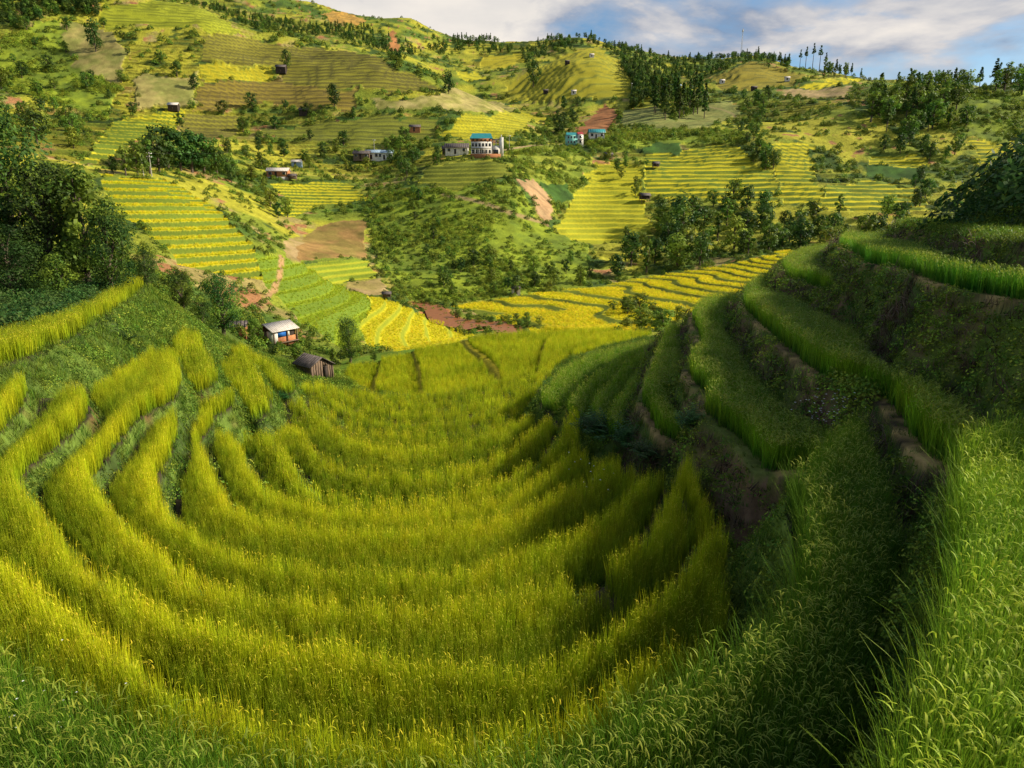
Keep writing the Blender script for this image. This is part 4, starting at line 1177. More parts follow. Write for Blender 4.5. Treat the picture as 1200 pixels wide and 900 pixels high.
def merge(parts):
    V, Fq, n = [], [], 0
    for v, f in parts:
        V.append(v); Fq.append(np.asarray(f) + n); n += len(v)
    return np.vstack(V), np.vstack(Fq)


def leaf_cloud(g, centers, radii, counts, size, cols, up=0.35, long=1.0):
    """Leaf-sized faces spread through clumps; each clump has its own leaf colour."""
    V, C = [], []
    mid = centers.mean(0)
    for c, r, n in zip(centers, radii, counts):
        q = g.normal(size=(n, 3)); q /= np.linalg.norm(q, axis=1)[:, None]
        rad = r * g.random(n) ** 0.45
        p = c + q * rad[:, None] * np.array([1, 1, 0.75])
        out = q * 0.8 + (p - mid) / (np.linalg.norm(p - mid, axis=1)[:, None] + 1e-6) * 0.6 + np.array([0, 0, up]) + g.normal(0, 0.45, (n, 3))
        out /= np.linalg.norm(out, axis=1)[:, None]
        t = np.cross(out, g.normal(size=(n, 3))); t /= np.linalg.norm(t, axis=1)[:, None]
        b = np.cross(out, t)
        s = size * g.uniform(0.6, 1.4, n)[:, None]
        V.append(np.stack([p - t * s * long, p - b * s * 0.55, p + t * s * long, p + b * s * 0.55], 1))
        col = np.array(cols[g.integers(len(cols))]) * g.uniform(0.75, 1.25)
        C.append(np.repeat((col * g.uniform(0.75, 1.3, (n, 1)))[:, None], 4, 1))
    V = np.concatenate(V).reshape(-1, 3); C = np.concatenate(C).reshape(-1, 3)
    return V, np.arange(len(V)).reshape(-1, 4), C


def broadleaf(seed, H, R, clumps, leaves, size, cols, low=0.3, squash=1.0):
    g = np.random.default_rng(seed)
    tr = H * 0.02 + 0.04
    parts = [tube_np([(0, 0, -0.6), (g.normal(0, .05) * H * .2, 0, H * .25), (g.normal(0, .04) * H, g.normal(0, .04) * H, H * .55), (g.normal(0, .05) * H, g.normal(0, .05) * H, H * .85)], [tr * 1.3, tr, tr * .6, tr * .2])]
    cen, rad = [], []
    for i in range(clumps):
        z = low + (1 - low) * (i + 0.5) / clumps * 0.93
        prof = math.sin(min(1, (z - low) / (1 - low) * 0.86 + 0.12) * math.pi) ** 0.6
        a = i * 2.4 + g.uniform(-.6, .6); rr = R * prof * g.uniform(0.25, 0.85)
        c = np.array([rr * math.cos(a), rr * math.sin(a), z * H])
        cen.append(c); rad.append(R * g.uniform(0.28, 0.5) * squash)
        if i % 2 == 0:
            parts.append(tube_np([(0, 0, max(0.15, z - 0.25) * H), (c[0] * .5, c[1] * .5, (z - 0.1) * H), c], [tr * .5, tr * .32, tr * .1], 4))
    V, Fq = merge(parts)
    lv = leaf_cloud(g, np.array(cen), rad, [max(4, int(leaves / clumps * g.uniform(.7, 1.3))) for _ in cen], size, cols)
    return mesh_np('trunk', V, Fq, mat=M['bark']), mesh_np('crown', *lv, smooth=False, mat=M['tree'])


def pine(seed, H, R, whorls, leaves, size, cols, bare=0.3):
    g = np.random.default_rng(seed); tr = H * 0.012 + 0.05
    V, Fq = tube_np([(0, 0, -0.6), (0, 0, H * .5), (g.normal(0, .01) * H, 0, H * .97)], [tr * 1.2, tr * .8, tr * .15], 5)
    cen, rad = [], []
    for i in range(whorls):
        z = bare + (1 - bare) * (i + .5) / whorls
        for k in range(4 if z < .8 else 2):
            a = k * 1.6 + i * .9 + g.uniform(-.5, .5); rr = R * (1 - z) ** .7 / (1 - bare) ** .7 * g.uniform(.45, 1.05)
            cen.append([rr * .65 * math.cos(a), rr * .65 * math.sin(a), z * H + g.uniform(-.03, .03) * H]); rad.append(max(.35 * rr, R * .16) * g.uniform(.8, 1.25))
    cen.append([0, 0, H * .98]); rad.append(R * .14)
    lv = leaf_cloud(g, np.array(cen), rad, [max(3, int(leaves / len(cen)))] * len(cen), size, cols, 0.5, 1.2)
    return mesh_np('trunk', V, Fq, mat=M['bark']), mesh_np('crown', *lv, smooth=False, mat=M['tree'])


DG = [(0.034, 0.076, 0.015), (0.052, 0.105, 0.019), (0.078, 0.135, 0.022)]
MG = [(0.075, 0.14, 0.018), (0.115, 0.19, 0.022), (0.16, 0.23, 0.026)]
LG = [(0.15, 0.21, 0.022), (0.20, 0.26, 0.03), (0.24, 0.29, 0.035)]
PG = [(0.046, 0.092, 0.02), (0.07, 0.125, 0.022), (0.105, 0.16, 0.025)]
KIND = {}
KIND['big'] = [broadleaf(200 + i, 10, 3.6, 34, 6500, 0.13, [DG, DG + MG, DG][i], 0.12) for i in range(3)]
KIND['bigleaf'] = [broadleaf(210, 9, 3.0, 26, 2600, 0.21, MG + LG[:1], 0.15)]
KIND['dark'] = [broadleaf(220 + i, 9, 3.8, 16, 880, 0.36, DG + MG[:1], 0.18) for i in range(4)]
KIND['round'] = [broadleaf(230 + i, 9, 3.6, 16, 820, 0.36, MG + DG[2:], 0.2) for i in range(4)]
KIND['light'] = [broadleaf(240 + i, 8, 3.4, 15, 760, 0.36, LG + MG[2:], 0.18) for i in range(3)]
KIND['slim'] = [broadleaf(250 + i, 10, 2.1, 12, 480, 0.38, MG, 0.25) for i in range(3)]
KIND['pine'] = [pine(260 + i, 14, 2.8, 9, 420, 0.55, PG + MG[:1], 0.28) for i in range(4)]
KIND['tallpine'] = [pine(270 + i, 18, 2.6, 6, 260, 0.55, PG, 0.62) for i in range(2)]
TREES = []


def tree(kind, P, h, label, group, wide=1.0, name=None):
    """A tree as a thing: its root at the foot of the trunk, trunk and crown as parts."""
    v = KIND[kind][int(rng.integers(len(KIND[kind])))]
    H = {'big': 10, 'bigleaf': 9, 'dark': 9, 'round': 9, 'light': 8, 'slim': 10, 'pine': 14, 'tallpine': 18}[kind]
    nm = name or ('pine_tree' if 'pine' in kind else 'broadleaf_tree')
    r = put(nm, None, loc=tuple(P), rotz=float(rng.uniform(0, 6.28)), label=label, cat='tree', group=group)
    s = h / H
    r.scale = (s * wide * float(rng.uniform(.85, 1.15)), s * wide * float(rng.uniform(.85, 1.15)), s)
    put('trunk', v[0], r); put('crown', v[1], r)
    TREES.append(r)
    return r


# which ground points are in view, for placing things by where they stand
GPX, GPY = project(np.stack([GX, GY, GZ], -1))
el = GZ / GY
cm = np.maximum.accumulate(el, 0)
GVIS = (el >= cm - 1e-4) & (GY > 66)


def pick(poly, n, mind=0.0, wild=True):
    m = inside([(float(a), float(b)) for a, b in poly], GPX, GPY) & GVIS
    if wild: m &= WILD
    idx = np.argwhere(m)
    if len(idx) == 0: return np.zeros((0, 3))
    rng.shuffle(idx)
    out = []
    for i, j in idx:
        p = np.array([GX[i, j], GY[i, j], GZ[i, j]])
        if all(np.hypot(*(p - q)[:2]) > mind for q in out):
            out.append(p)
            if len(out) >= n: break
    return np.array(out).reshape(-1, 3)


def at(px, py):
    d = np.hypot(GPX - px, GPY - py) + 1e6 * (~GVIS)
    i, j = np.unravel_index(np.argmin(d), d.shape)
    return np.array([GX[i, j], GY[i, j], GZ[i, j]])


def stand(px, Y):
    x = np.array([(px - 600) / F / CP * Y]); y = np.array([float(Y)])
    z = near_height(x, y) if Y < 60 else base_height(x, y)
    return np.array([x[0], Y, z[0]])


def top_at(P, py):
    """Height that lifts a tree at P up to the traced picture row of its top."""
    v = (450 - py) / F
    return P[1] * (v * CP - SP) / (CP + v * SP) - P[2]


# the dark trees that close the near field on one side
for kind, px, Y, top, wide, lb in [
    ('big', 42, 50, 112, 0.9, 'tall dark dense tree at the picture edge, highest of its clump'),
    ('big', 84, 47, 186, 1.0, 'broad dark tree standing above the long rice strip'),
    ('bigleaf', 122, 47, 192, 0.9, 'tree with large pale green leaves amid the dark clump'),
    ('big', 148, 44, 236, 0.95, 'dark green tree hanging over the end of the rice strip'),
    ('big', 162, 50, 262, 0.9, 'smaller tree at the outer end of the dark clump'),
    ('big', 36, 40, 262, 1.1, 'grey green bushy tree low in the dark clump'),
    ('big', -8, 46, 140, 1.0, 'dark tree partly cut off by the picture edge'),
    ('bigleaf', 88, 40, 296, 1.0, 'low bushy tree with pale leaves under the dark clump'),
    ('big', 188, 49, 292, 1.0, 'thin leafy tree beside the golden stepped field'),
    ('big', 4, 37, 318, 1.2, 'low dark bush tree behind the rice strip at the edge'),
    ('big', 226, 63, 314, 1.0, 'dark bushy tree above the small brown hut'),
    ('big', 268, 62, 318, 1.05, 'round dark tree beside the small brown hut'),
    ('big', 246, 58, 346, 1.2, 'low spreading tree on the slope under the golden steps'),
    ('big', 412, 67, 370, 0.85, 'solitary dark conical tree behind the brown barn'),
    ('bigleaf', 440, 66, 410, 1.2, 'low green bush tree at the foot of the solitary tree'),
    ('bigleaf', 392, 68, 408, 1.1, 'small light bush tree between barn and solitary tree'),
    ('bigleaf', 304, 71, 372, 0.9, 'leafy tree between the two small huts'),
    ('bigleaf', 350, 68, 402, 1.2, 'green bush tree below the tarpaulin hut'),
    ('big', 322, 66, 404, 1.3, 'dark bush tree on the bank below the tarpaulin hut'),
    ('bigleaf', 366, 72, 392, 1.1, 'slender tree on the near side of the tarpaulin hut')]:
    P = stand(px, Y)
    h = max(top_at(P, top), 1.2)
    tree(kind, P, h, lb, 'trees near the huts and rice strip', wide)


ONES = ['', 'first', 'second', 'third', 'fourth', 'fifth', 'sixth', 'seventh', 'eighth', 'ninth', 'tenth', 'eleventh', 'twelfth', 'thirteenth', 'fourteenth', 'fifteenth', 'sixteenth', 'seventeenth', 'eighteenth', 'nineteenth']
TENS = {2: ('twentieth', 'twenty'), 3: ('thirtieth', 'thirty'), 4: ('fortieth', 'forty'), 5: ('fiftieth', 'fifty'), 6: ('sixtieth', 'sixty'), 7: ('seventieth', 'seventy')}


def ordinal(n):
    if n < 20: return ONES[n]
    t, o = divmod(n, 10)
    return TENS[t][0] if o == 0 else TENS[t][1] + '-' + ONES[o]


LOOK = {'dark': 'dark dense', 'round': 'round green', 'light': 'pale yellowish', 'slim': 'slim upright', 'pine': 'dark pointed', 'tallpine': 'bare stemmed', 'big': 'dark', 'bigleaf': 'pale leaved'}


def grove(poly, n, kinds, h, mind, where, group, wide=1.0, wild=True):
    """Trees picked on the traced ground, each named by its look and its count along the stand."""
    Ps = pick(poly, n, mind, wild)
    Ps = sorted(Ps, key=lambda p: p[0] / p[1])
    for i, P in enumerate(Ps):
        k = kinds[int(rng.integers(len(kinds)))]; hh = float(rng.uniform(*h))
        size = 'tall' if hh > h[0] + .66 * (h[1] - h[0]) else 'short' if hh < h[0] + .33 * (h[1] - h[0]) else 'middling'
        tree(k, P, hh, f'{size} {LOOK[k]} {"pine" if "pine" in k else "tree"}, {ordinal(i + 1)} {where}', group, wide)


for px, py, top, k in [(133, 204, 178, 'dark'), (147, 206, 166, 'slim'), (162, 206, 160, 'round'), (176, 204, 158, 'slim'), (187, 202, 150, 'dark'), (198, 198, 138, 'dark'), (212, 200, 150, 'dark'),
                       (226, 202, 143, 'dark'), (240, 204, 150, 'dark'), (254, 206, 166, 'round'), (268, 208, 176, 'round')]:
    P = at(px, py); gi_ = int((px - 133) // 13) + 1; tree(k, P, max(top_at(P, top) * .9, 3), f'{LOOK[k]} tree, {ordinal(gi_)} in the grove beyond the twin poles from the big trees', 'grove behind the twin poles', 1.0)
grove([(262, 175), (330, 180), (322, 215), (340, 255), (300, 262), (275, 235)], 16, ['round', 'light', 'dark'], (3.5, 6.5), 4, 'on the slope from the grove to the long house', 'slope trees by the grey roofed house')
grove([(330, 178), (500, 172), (500, 200), (420, 205), (335, 198)], 16, ['round', 'dark', 'light'], (4, 6.5), 6, 'around the hamlet counted from the long house', 'hamlet trees')
grove([(455, 186), (545, 184), (520, 205), (470, 210)], 10, ['dark', 'round'], (4.5, 7), 5, 'on the bank below the hamlet towards the teal house', 'dark hamlet trees')
grove([(764, 108), (826, 108), (826, 142), (764, 142)], 34, ['pine'], (13, 18), 2.8, 'in the dense stand counted from the cut bank side', 'pines of the dense stand', 1.15, False)
grove([(1004, 150), (1030, 116), (1056, 98), (1100, 96), (1130, 112), (1136, 150), (1090, 166), (1040, 168)], 54, ['pine', 'round', 'slim'], (9, 15), 5, 'on the wooded knoll counted from the olive hill side', 'pines on the steep knoll', 1.1)
grove([(1085, 88), (1205, 78), (1205, 112), (1140, 108), (1096, 104)], 22, ['round', 'slim', 'pine'], (9, 15), 6, 'along the crest over bright scrub from the knoll', 'crest trees over the bright scrub', 1.1, False)
grove([(1028, 178), (1060, 165), (1085, 175), (1130, 170), (1128, 190), (1090, 192)], 8, ['dark', 'round'], (6, 10), 6, 'at the lower foot of the wooded knoll', 'trees at the foot of the pine knoll')
for i_, (px, py, top) in enumerate([(936, 82, 58), (944, 82, 55), (952, 80, 51), (960, 80, 53), (967, 82, 62)]):
    P = at(px, py); tree('tallpine', P, max(top_at(P, top), 14), f'very tall bare stemmed skyline pine, {ordinal(i_ + 1)} from the radio mast side', 'tall skyline pines', 0.9)
grove([(880, 70), (930, 74), (930, 84), (880, 78)], 10, ['pine', 'round'], (6, 10), 5, 'on the skyline past the radio mast', 'skyline pines by the mast', 1.0, False)
grove([(965, 78), (1052, 76), (1052, 92), (965, 92)], 16, ['pine', 'round', 'slim'], (7, 12), 6, 'on the skyline over the green crest field', 'skyline trees over the crest field', 1.0, False)
P = at(797, 278); tree('dark', P, top_at(P, 226), 'largest round dark tree below the finely stepped field', 'valley trees', 1.05)
grove([(700, 290), (742, 288), (775, 262), (800, 238), (850, 236), (905, 244), (960, 244), (1040, 250), (1075, 252), (1050, 280), (985, 300), (940, 296), (880, 300), (800, 318), (740, 326), (694, 326)], 60, ['round', 'light', 'dark', 'slim', 'dark', 'round'], (5.5, 10.5), 5.0, 'along the valley tree belt from the gorge side', 'tree belt along the valley bottom', 1.05)
grove([(560, 300), (620, 318), (690, 300), (695, 335), (600, 346), (540, 352), (500, 350)], 22, ['round', 'dark', 'light'], (2.5, 5), 4.5, 'along the foot of the gorge bank from the river', 'trees at the foot of the gorge bank')
grove([(480, 222), (500, 224), (520, 270), (540, 330), (505, 345), (490, 290)], 12, ['dark', 'round'], (2.5, 4.5), 4, 'up the gully of the gorge bank', 'gully trees', 1.0)
grove([(872, 166), (890, 170), (912, 196), (902, 204), (880, 190)], 10, ['dark', 'round'], (4.5, 8), 4, 'in the shrub row splitting the yellow fields', 'shrub row between yellow fields', 1.0, False)
grove([(840, 112), (900, 108), (910, 150), (890, 166), (860, 160), (880, 130)], 18, ['round', 'dark'], (5, 9), 5, 'in the gully beside the sparse corn slope', 'gully trees beside the corn slope')
grove([(690, 362), (730, 352), (770, 366), (800, 378), (770, 392), (742, 388), (700, 372)], 15, ['light', 'round'], (1.6, 3.4), 2.2, 'on the bushy bank amid the river terraces', 'bank bushes under the river terraces', 1.5, False)
grove([(536, 374), (600, 377), (640, 380), (640, 386), (590, 384), (548, 380)], 14, ['round', 'light'], (1.4, 2.4), 2.5, 'of the bushes beside the muddy river', 'bushes beside the muddy river', 1.3, False)
grove([(1060, 215), (1080, 205), (1092, 240), (1072, 246)], 5, ['dark'], (5, 8), 4, 'beside the rice steps near the bush mound', 'dark trees near the bush mound', 1, False)
grove([(640, 128), (680, 122), (668, 160), (640, 156)], 8, ['dark'], (6, 9), 5, 'by the red brown cut bank', 'trees by the cut bank')
grove([(720, 165), (740, 196), (752, 240), (735, 220), (705, 185)], 10, ['round', 'light'], (3, 5.5), 4, 'in the hedge beside the wide sunny field', 'hedge trees by the wide sunny field', 1, False)
grove([(0, 100), (60, 110), (90, 150), (110, 190), (90, 200), (40, 170), (0, 160)], 14, ['dark', 'round', 'light'], (6, 10), 6, 'on the slope over the dark tree clump', 'slope trees over the dark clump')
for px, py, h, lb in [(625, 102, 20, 'single dark conical tree on the mountain crest'), (112, 60, 16, 'tall dark tree on the grassy mountain side'), (337, 82, 11, 'dark tree beside the mountain hut'),
                      (392, 125, 11, 'dark tree in the middle of the olive slope'), (526, 110, 12, 'small dark tree by the straw coloured band')]:
    tree('dark', at(px, py), h, lb, None, 0.8)
# scattered trees on the mountain
grove([(100, 5), (250, 120), (420, 130), (500, 170), (330, 175), (150, 135), (20, 90), (0, 20)], 36, ['dark', 'round'], (4, 8), 14, 'scattered over the mountain from the picture edge', 'scattered mountain trees', 1.1)

# woods far off that read as one mass, and scrub on the slopes: stuff
T['wood'] = []
for i, k in enumerate([('dark', 1), ('round', 1), ('dark', 0), ('round', 2), ('pine', 0)]):
    o = bpy.data.objects.new('far_tree', KIND[k[0]][k[1]][1]); PROTO.objects.link(o); T['wood'].append(o)
NG['wood'] = scatter_tree('wood')
WOODS = [('distant pine wood covering the skyline hills', 620, [(490, 48), (560, 44), (620, 58), (655, 42), (690, 38), (735, 54), (780, 70), (850, 68), (880, 60), (915, 70), (930, 84), (900, 78), (868, 74), (838, 88), (810, 102), (760, 108), (742, 96), (720, 62), (690, 52), (655, 64), (620, 76), (600, 70), (560, 62), (520, 66), (505, 60)], (0.42, 0.85)),
         ('thin distant wood on the high ridges', 420, [(180, 0), (245, 6), (290, 18), (360, 30), (430, 30), (450, 40), (500, 60), (470, 72), (440, 60), (390, 44), (300, 36), (250, 14)], (0.3, 0.6)),
         ('dark wood patch between conical hill and dense pine stand', 200, [(722, 70), (760, 100), (770, 108), (740, 130), (742, 105)], (0.5, 0.8)),
         ('bushy wood on the far ridge above the lime rice dome', 130, [(60, -10), (125, -10), (125, 22), (60, 20), (20, 40), (0, 30), (0, -10)], (0.5, 0.8))]
for lb, n, poly, s in WOODS:
    P = pick(poly, n, 1.5)
    if len(P): scatter('forest', 'wood', P, lb, tilt=0.04, scl=rng.uniform(*s, len(P)), cat='wood')
m = GVIS & WILD & (GPX > -60) & (GPX < 1260) & (GPY > -40) & (GY < 900)
idx = np.argwhere(m)
w = 0.25 + np.clip(-fbm(GX[m], GY[m], 34, 4, 5) * 2.2, 0, 1.2) + np.clip(-fbm(GX[m], GY[m], 11, 4, 15) * 2.5, 0, 1.2)
w = w * (0.50 - 0.15 * inside([(470, 200), (600, 215), (700, 280), (690, 345), (480, 352)], GPX[m], GPY[m]))
sel = rng.choice(len(idx), 9500, replace=False, p=w / w.sum())
ii = idx[sel]; PB = np.stack([GX[ii[:, 0], ii[:, 1]], GY[ii[:, 0], ii[:, 1]], GZ[ii[:, 0], ii[:, 1]] - 0.1], -1)
PB[:, 0] += rng.normal(0, 1, len(PB)); PB[:, 2] -= 0.05
bs = rng.uniform(0.35, 1.15, len(PB)) * np.clip(PB[:, 1] / 260, 0.55, 1.7)
scatter('scrub', 'bush', PB, 'rough green scrub covering the uncultivated valley slopes', tilt=0.1, scl=bs, cat='scrub')

lm = GVIS & np.isin(GF, [k for k, f in enumerate(FIELDS) if f[0] == 'scrub_slope']) & (GPX > -60) & (GPX < 1260)
idx = np.argwhere(lm); wl = np.clip(0.35 + 2.2 * fbm(GX[lm], GY[lm], 16, 3, 15), 0.03, 1.5); sel = rng.choice(len(idx), min(5200, len(idx)), replace=False, p=wl / wl.sum()); ii = idx[sel]
PB = np.stack([GX[ii[:, 0], ii[:, 1]] + rng.normal(0, .4, len(ii)), GY[ii[:, 0], ii[:, 1]], GZ[ii[:, 0], ii[:, 1]] - 0.15], -1)
scatter('scrub', 'lushbush', PB, 'dense bright green scrub matted over the steep wild slopes', tilt=0.15, scl=rng.uniform(0.25, 0.95, len(PB)) ** 1.3 * np.clip(PB[:, 1] / 240, 0.6, 1.5), cat='scrub')

# bushes on the mound over the top terrace, ferns and flowers by the ditch
hk = [k for k, p in enumerate(PLAT) if p['name'] in ('s5', 's6', 'mound', 'hill1', 'hill2')]
gx, gy = jgrid(13, 48, 9, 48, 0.75)
z, wn, dn = near_height(gx, gy, True)
qx, qy = project(np.stack([gx, gy, z + 0.5], -1))
mm = (np.isin(wn, hk) | np.isin(-2 - wn, hk)) & (qx > 1040) & (qx < 1330) & (gx > 13)
top = np.isin(wn, hk[1:]) | np.isin(-2 - wn, hk[1:])
P = np.stack([gx, gy, z - 0.1], -1)
scatter('bush_mound', 'shrub', P[mm & top], 'dense green bush mound rising over the topmost terrace', tilt=0.25, scl=rng.uniform(0.45, 1.0, (mm & top).sum()) + 1.1 * (rng.random((mm & top).sum()) < 0.16), cat='bushes')
gx, gy = jgrid(9, 40, 9, 48, 0.16)
z, wn, dn = near_height(gx, gy, True)
mm = (wn == hk[0]) & (dn < 1.6)
scatter('rice_crop', 'fresh', np.stack([gx, gy, z], -1)[mm], 'thin green grassy rice row along the top terrace under the bushes', scl=rng.uniform(0.7, 1.1, mm.sum()), cat='rice field')

# ------------------------------------------------------------------ ferns, flowers, spout
def fern_bush(name, P, n, length, label, cols):
    root = put(name, None, loc=tuple(P), label=label, cat='bush')
    g = np.random.default_rng(int(P[1] * 10))
    V, Fc, C = [], [], []
    for k in range(n):
        az = g.uniform(0, 6.28); lean = g.uniform(0.15, 1.0); L_ = length * g.uniform(.6, 1.1)
        b = np.array([g.normal(0, .25) * length, g.normal(0, .25) * length, 0]); d = np.array([math.cos(az), math.sin(az), 0]); s = np.array([-d[1], d[0], 0])
        p = b.copy(); a = lean * .5
        for q in range(10):
            st = L_ / 10
            p = p + (d * math.sin(a) + np.array([0, 0, 1]) * math.cos(a)) * st; a += lean * .16
            w = L_ * .26 * math.sin((q + 1.2) / 11.2 * math.pi) ** .8
            for sg in (-1, 1):
                i0 = len(V); tip = p + s * sg * w + d * w * .35 + np.array([0, 0, -.12 * w])
                V += [p, p + d * st * .45 + s * sg * w * .45, tip, p - d * st * .25 + s * sg * w * .5]; Fc.append((i0, i0 + 1, i0 + 2, i0 + 3))
                c = np.array(cols[int(g.integers(len(cols)))]) * g.uniform(.7, 1.3); C += [c] * 4
    put('fronds', mesh_np('fronds', np.array(V), np.array(Fc), np.array(C), False, M['tree']), root)
    return root


def near_pt(px, py, z_guess):
    """Ground under a traced point of the near terraces."""
    d = pix_dir(px, py); t = np.linspace(4, 60, 900)
    x = d[0] * t; y = d[1] * t; z = d[2] * t
    h = near_height(x.copy(), y.copy())
    k = int((h > z).argmax())
    return np.array([x[k], y[k], h[k]])


FC_ = [(0.03, 0.09, 0.02), (0.05, 0.13, 0.03), (0.07, 0.16, 0.035)]
for px, py, n, L_, lb in [(706, 512, 60, 1.0, 'dark green fern bush by the tips of the ripe terraces'), (738, 522, 60, 0.9, 'dark fern bush under the lip of the curved green terrace'),
                          (690, 500, 40, 0.8, 'small fern bush nearest the ripe rice terrace tip'), (760, 540, 50, 0.7, 'low fern bush beside the ripe terrace by the dirt path'),
                          (812, 505, 50, 0.7, 'leafy fern on the rounded bank below the wide green terrace'), (640, 458, 30, 0.9, 'fern clump on the edge of the lowest green fan field'),
                          (150, 400, 30, 0.8, 'large leaved fern on the bank under the rice strip'), (330, 470, 40, 0.7, 'dark fern bush in the grassy hollow of the bowl')]:
    fern_bush('fern_bush', near_pt(px, py, 0), n, L_, lb, FC_)


def flower_patch():
    V, Fq, n = [], [], 0
    g = np.random.default_rng(4)
    for px, py, k in [(985, 508, 60), (1000, 500, 30), (965, 515, 30), (93, 882, 14), (55, 880, 10), (700, 580, 8), (690, 560, 6)]:
        c = near_pt(px, py, 0)
        for i in range(k):
            p = c + np.array([g.normal(0, .45), g.normal(0, .35), g.uniform(.25, .75)])
            for q in range(5):
                a = q * 1.2566; s = 0.016 if py < 700 else 0.007
                V += [p, p + np.array([math.cos(a - .5) * s, math.sin(a - .5) * s, .004]), p + np.array([math.cos(a) * s * 1.7, math.sin(a) * s * 1.7, .006]), p + np.array([math.cos(a + .5) * s, math.sin(a + .5) * s, .004])]
                Fq.append((n, n + 1, n + 2, n + 3)); n += 4
    put('white_flowers', mesh_np('white_flowers', np.array(V), np.array(Fq), mat=M['flower']), label='tiny white wild flowers by the earth wall and front field', cat='flowers', kind='stuff')


flower_patch()
c_ = near_pt(985, 508, 0)
Q = np.stack([c_[0] + rng.normal(0, .55, 90), c_[1] + rng.normal(0, .5, 90), np.zeros(90)], -1); Q[:, 2] = near_height(Q[:, 0], Q[:, 1])
scatter('flower_leaves', 'weed', Q, 'leafy green stems under the white wild flowers by the earth wall', smin=1.2, smax=2.2, tilt=.3, cat='weeds')

# ------------------------------------------------------------------ buildings
def boxes(name, lst, mat, parent, label=None):
    """One part made of boxes (x0, y0, z0, x1, y1, z1)."""
    V, Fq = [], []
    for x0, y0, z0, x1, y1, z1 in lst:
        i = len(V)
        V += [(x0, y0, z0), (x1, y0, z0), (x1, y1, z0), (x0, y1, z0), (x0, y0, z1), (x1, y0, z1), (x1, y1, z1), (x0, y1, z1)]
        Fq += [(i, i + 3, i + 2, i + 1), (i + 4, i + 5, i + 6, i + 7), (i, i + 1, i + 5, i + 4), (i + 1, i + 2, i + 6, i + 5), (i + 2, i + 3, i + 7, i + 6), (i + 3, i, i + 4, i + 7)]
    return put(name, mesh_np(name, np.array(V), np.array(Fq), smooth=False, mat=mat), parent, label=label)


def gable_walls(name, L, W, h, hr, mat, parent, t=0.08):
    """Four walls with pointed ends along local x."""
    a, b = L / 2, W / 2
    V = [(-a, -b, -0.8), (a, -b, -0.8), (a, b, -0.8), (-a, b, -0.8), (-a, -b, h), (a, -b, h), (a, b, h), (-a, b, h), (-a, 0, h + hr - 0.06), (a, 0, h + hr - 0.06)]
    me = bpy.data.meshes.new(name)
    me.from_pydata(V, [], [(0, 1, 5, 4), (2, 3, 7, 6), (1, 2, 6, 9, 5), (3, 0, 4, 8, 7)])
    me.materials.append(mat); me.update()
    return put(name, me, parent)


def roof_slope(name, L, W, h, hr, side, mat, parent, over=0.25, ribs=0):
    """One slope of a gabled roof, a slab of real thickness, with raised sheet ribs."""
    a = L / 2 + over; b = W / 2 + over; k = hr / (W / 2); t = 0.06
    ze = h - k * over; V, Fq = [], []

    def slab(x0, x1, lift, th):
        i = len(V)
        for z in (0, th):
            V.extend([(x0, side * b, ze + lift + z), (x1, side * b, ze + lift + z), (x1, 0, h + hr + lift + z), (x0, 0, h + hr + lift + z)])
        Fq.extend([(i, i + 1, i + 2, i + 3), (i + 7, i + 6, i + 5, i + 4), (i, i + 4, i + 5, i + 1), (i + 1, i + 5, i + 6, i + 2), (i + 2, i + 6, i + 7, i + 3), (i + 3, i + 7, i + 4, i)])
    slab(-a, a, 0.0, t)
    for r in range(ribs):
        x = -a + (r + .5) * 2 * a / ribs
        slab(x - a / ribs * .22, x + a / ribs * .22, t + 0.002, 0.035)
    return put(name, mesh_np(name, np.array(V), np.array(Fq), smooth=False, mat=mat), parent)


def house(name, label, P, rot, L, W, h, hr, wall, roof, cat='house', windows=0, door=True, floors=1, posts=False, ribs=0, base=None, group=None, front=-1):
    r = put(name, None, loc=(P[0], P[1], P[2]), rotz=rot, label=label, cat=cat, group=group)
    if posts:
        for sx in (-1, 1):
            for sy in (-1, 1):
                boxes('post', [(sx * L * .46 - .06, sy * W * .44 - .06, -1.2, sx * L * .46 + .06, sy * W * .44 + .06, h)], M['wood'], r)
        boxes('wall', [(-L * .46, -W * .40, h * .45, L * .46, W * .40, h * .92)], M[wall], r)
        boxes('floor_deck', [(-L * .5, -W * .46, h * .38, L * .5, W * .46, h * .447)], M['wood'], r)
    else:
        gable_walls('wall', L, W, h, hr, M[wall], r)
    for s in (-1, 1): roof_slope('roof', L, W, h, hr, s, M[roof], r, over=min(.5, W * .1), ribs=ribs)
    y = front * (W / 2); e = 0.04 * front
    if door and not posts:
        boxes('door', [(-L * .06 - .4, min(y, y + e), 0, -L * .06 + .4, max(y, y + e), min(2.0, h * .85))], M['darkwood'], r)
    for f in range(floors):
        for k in range(windows):
            x = -L / 2 + (k + .5) * L / windows
            z0 = h / floors * f + h / floors * .38; z1 = z0 + h / floors * .40; ww = min(.55, L / windows * .28)
            if f == 0 and door and abs(x + L * .06) < ww + .45: continue
            fr = boxes('window', [(x - ww - .08, min(y, y + e), z0 - .08, x + ww + .08, max(y, y + e), z1 + .08)], M['white'], r)
            boxes('pane', [(x - ww, min(y + e, y + 1.6 * e), z0, x + ww, max(y + e, y + 1.6 * e), z1)], M['glass'], fr)
    if base:
        boxes('plinth', [(-L / 2 - .1, -W / 2 - .1, -1.2, L / 2 + .1, W / 2 + .1, 0.12)], M[base], r)
    return r


def lift(P, dz): return np.array([P[0], P[1], P[2] + dz])


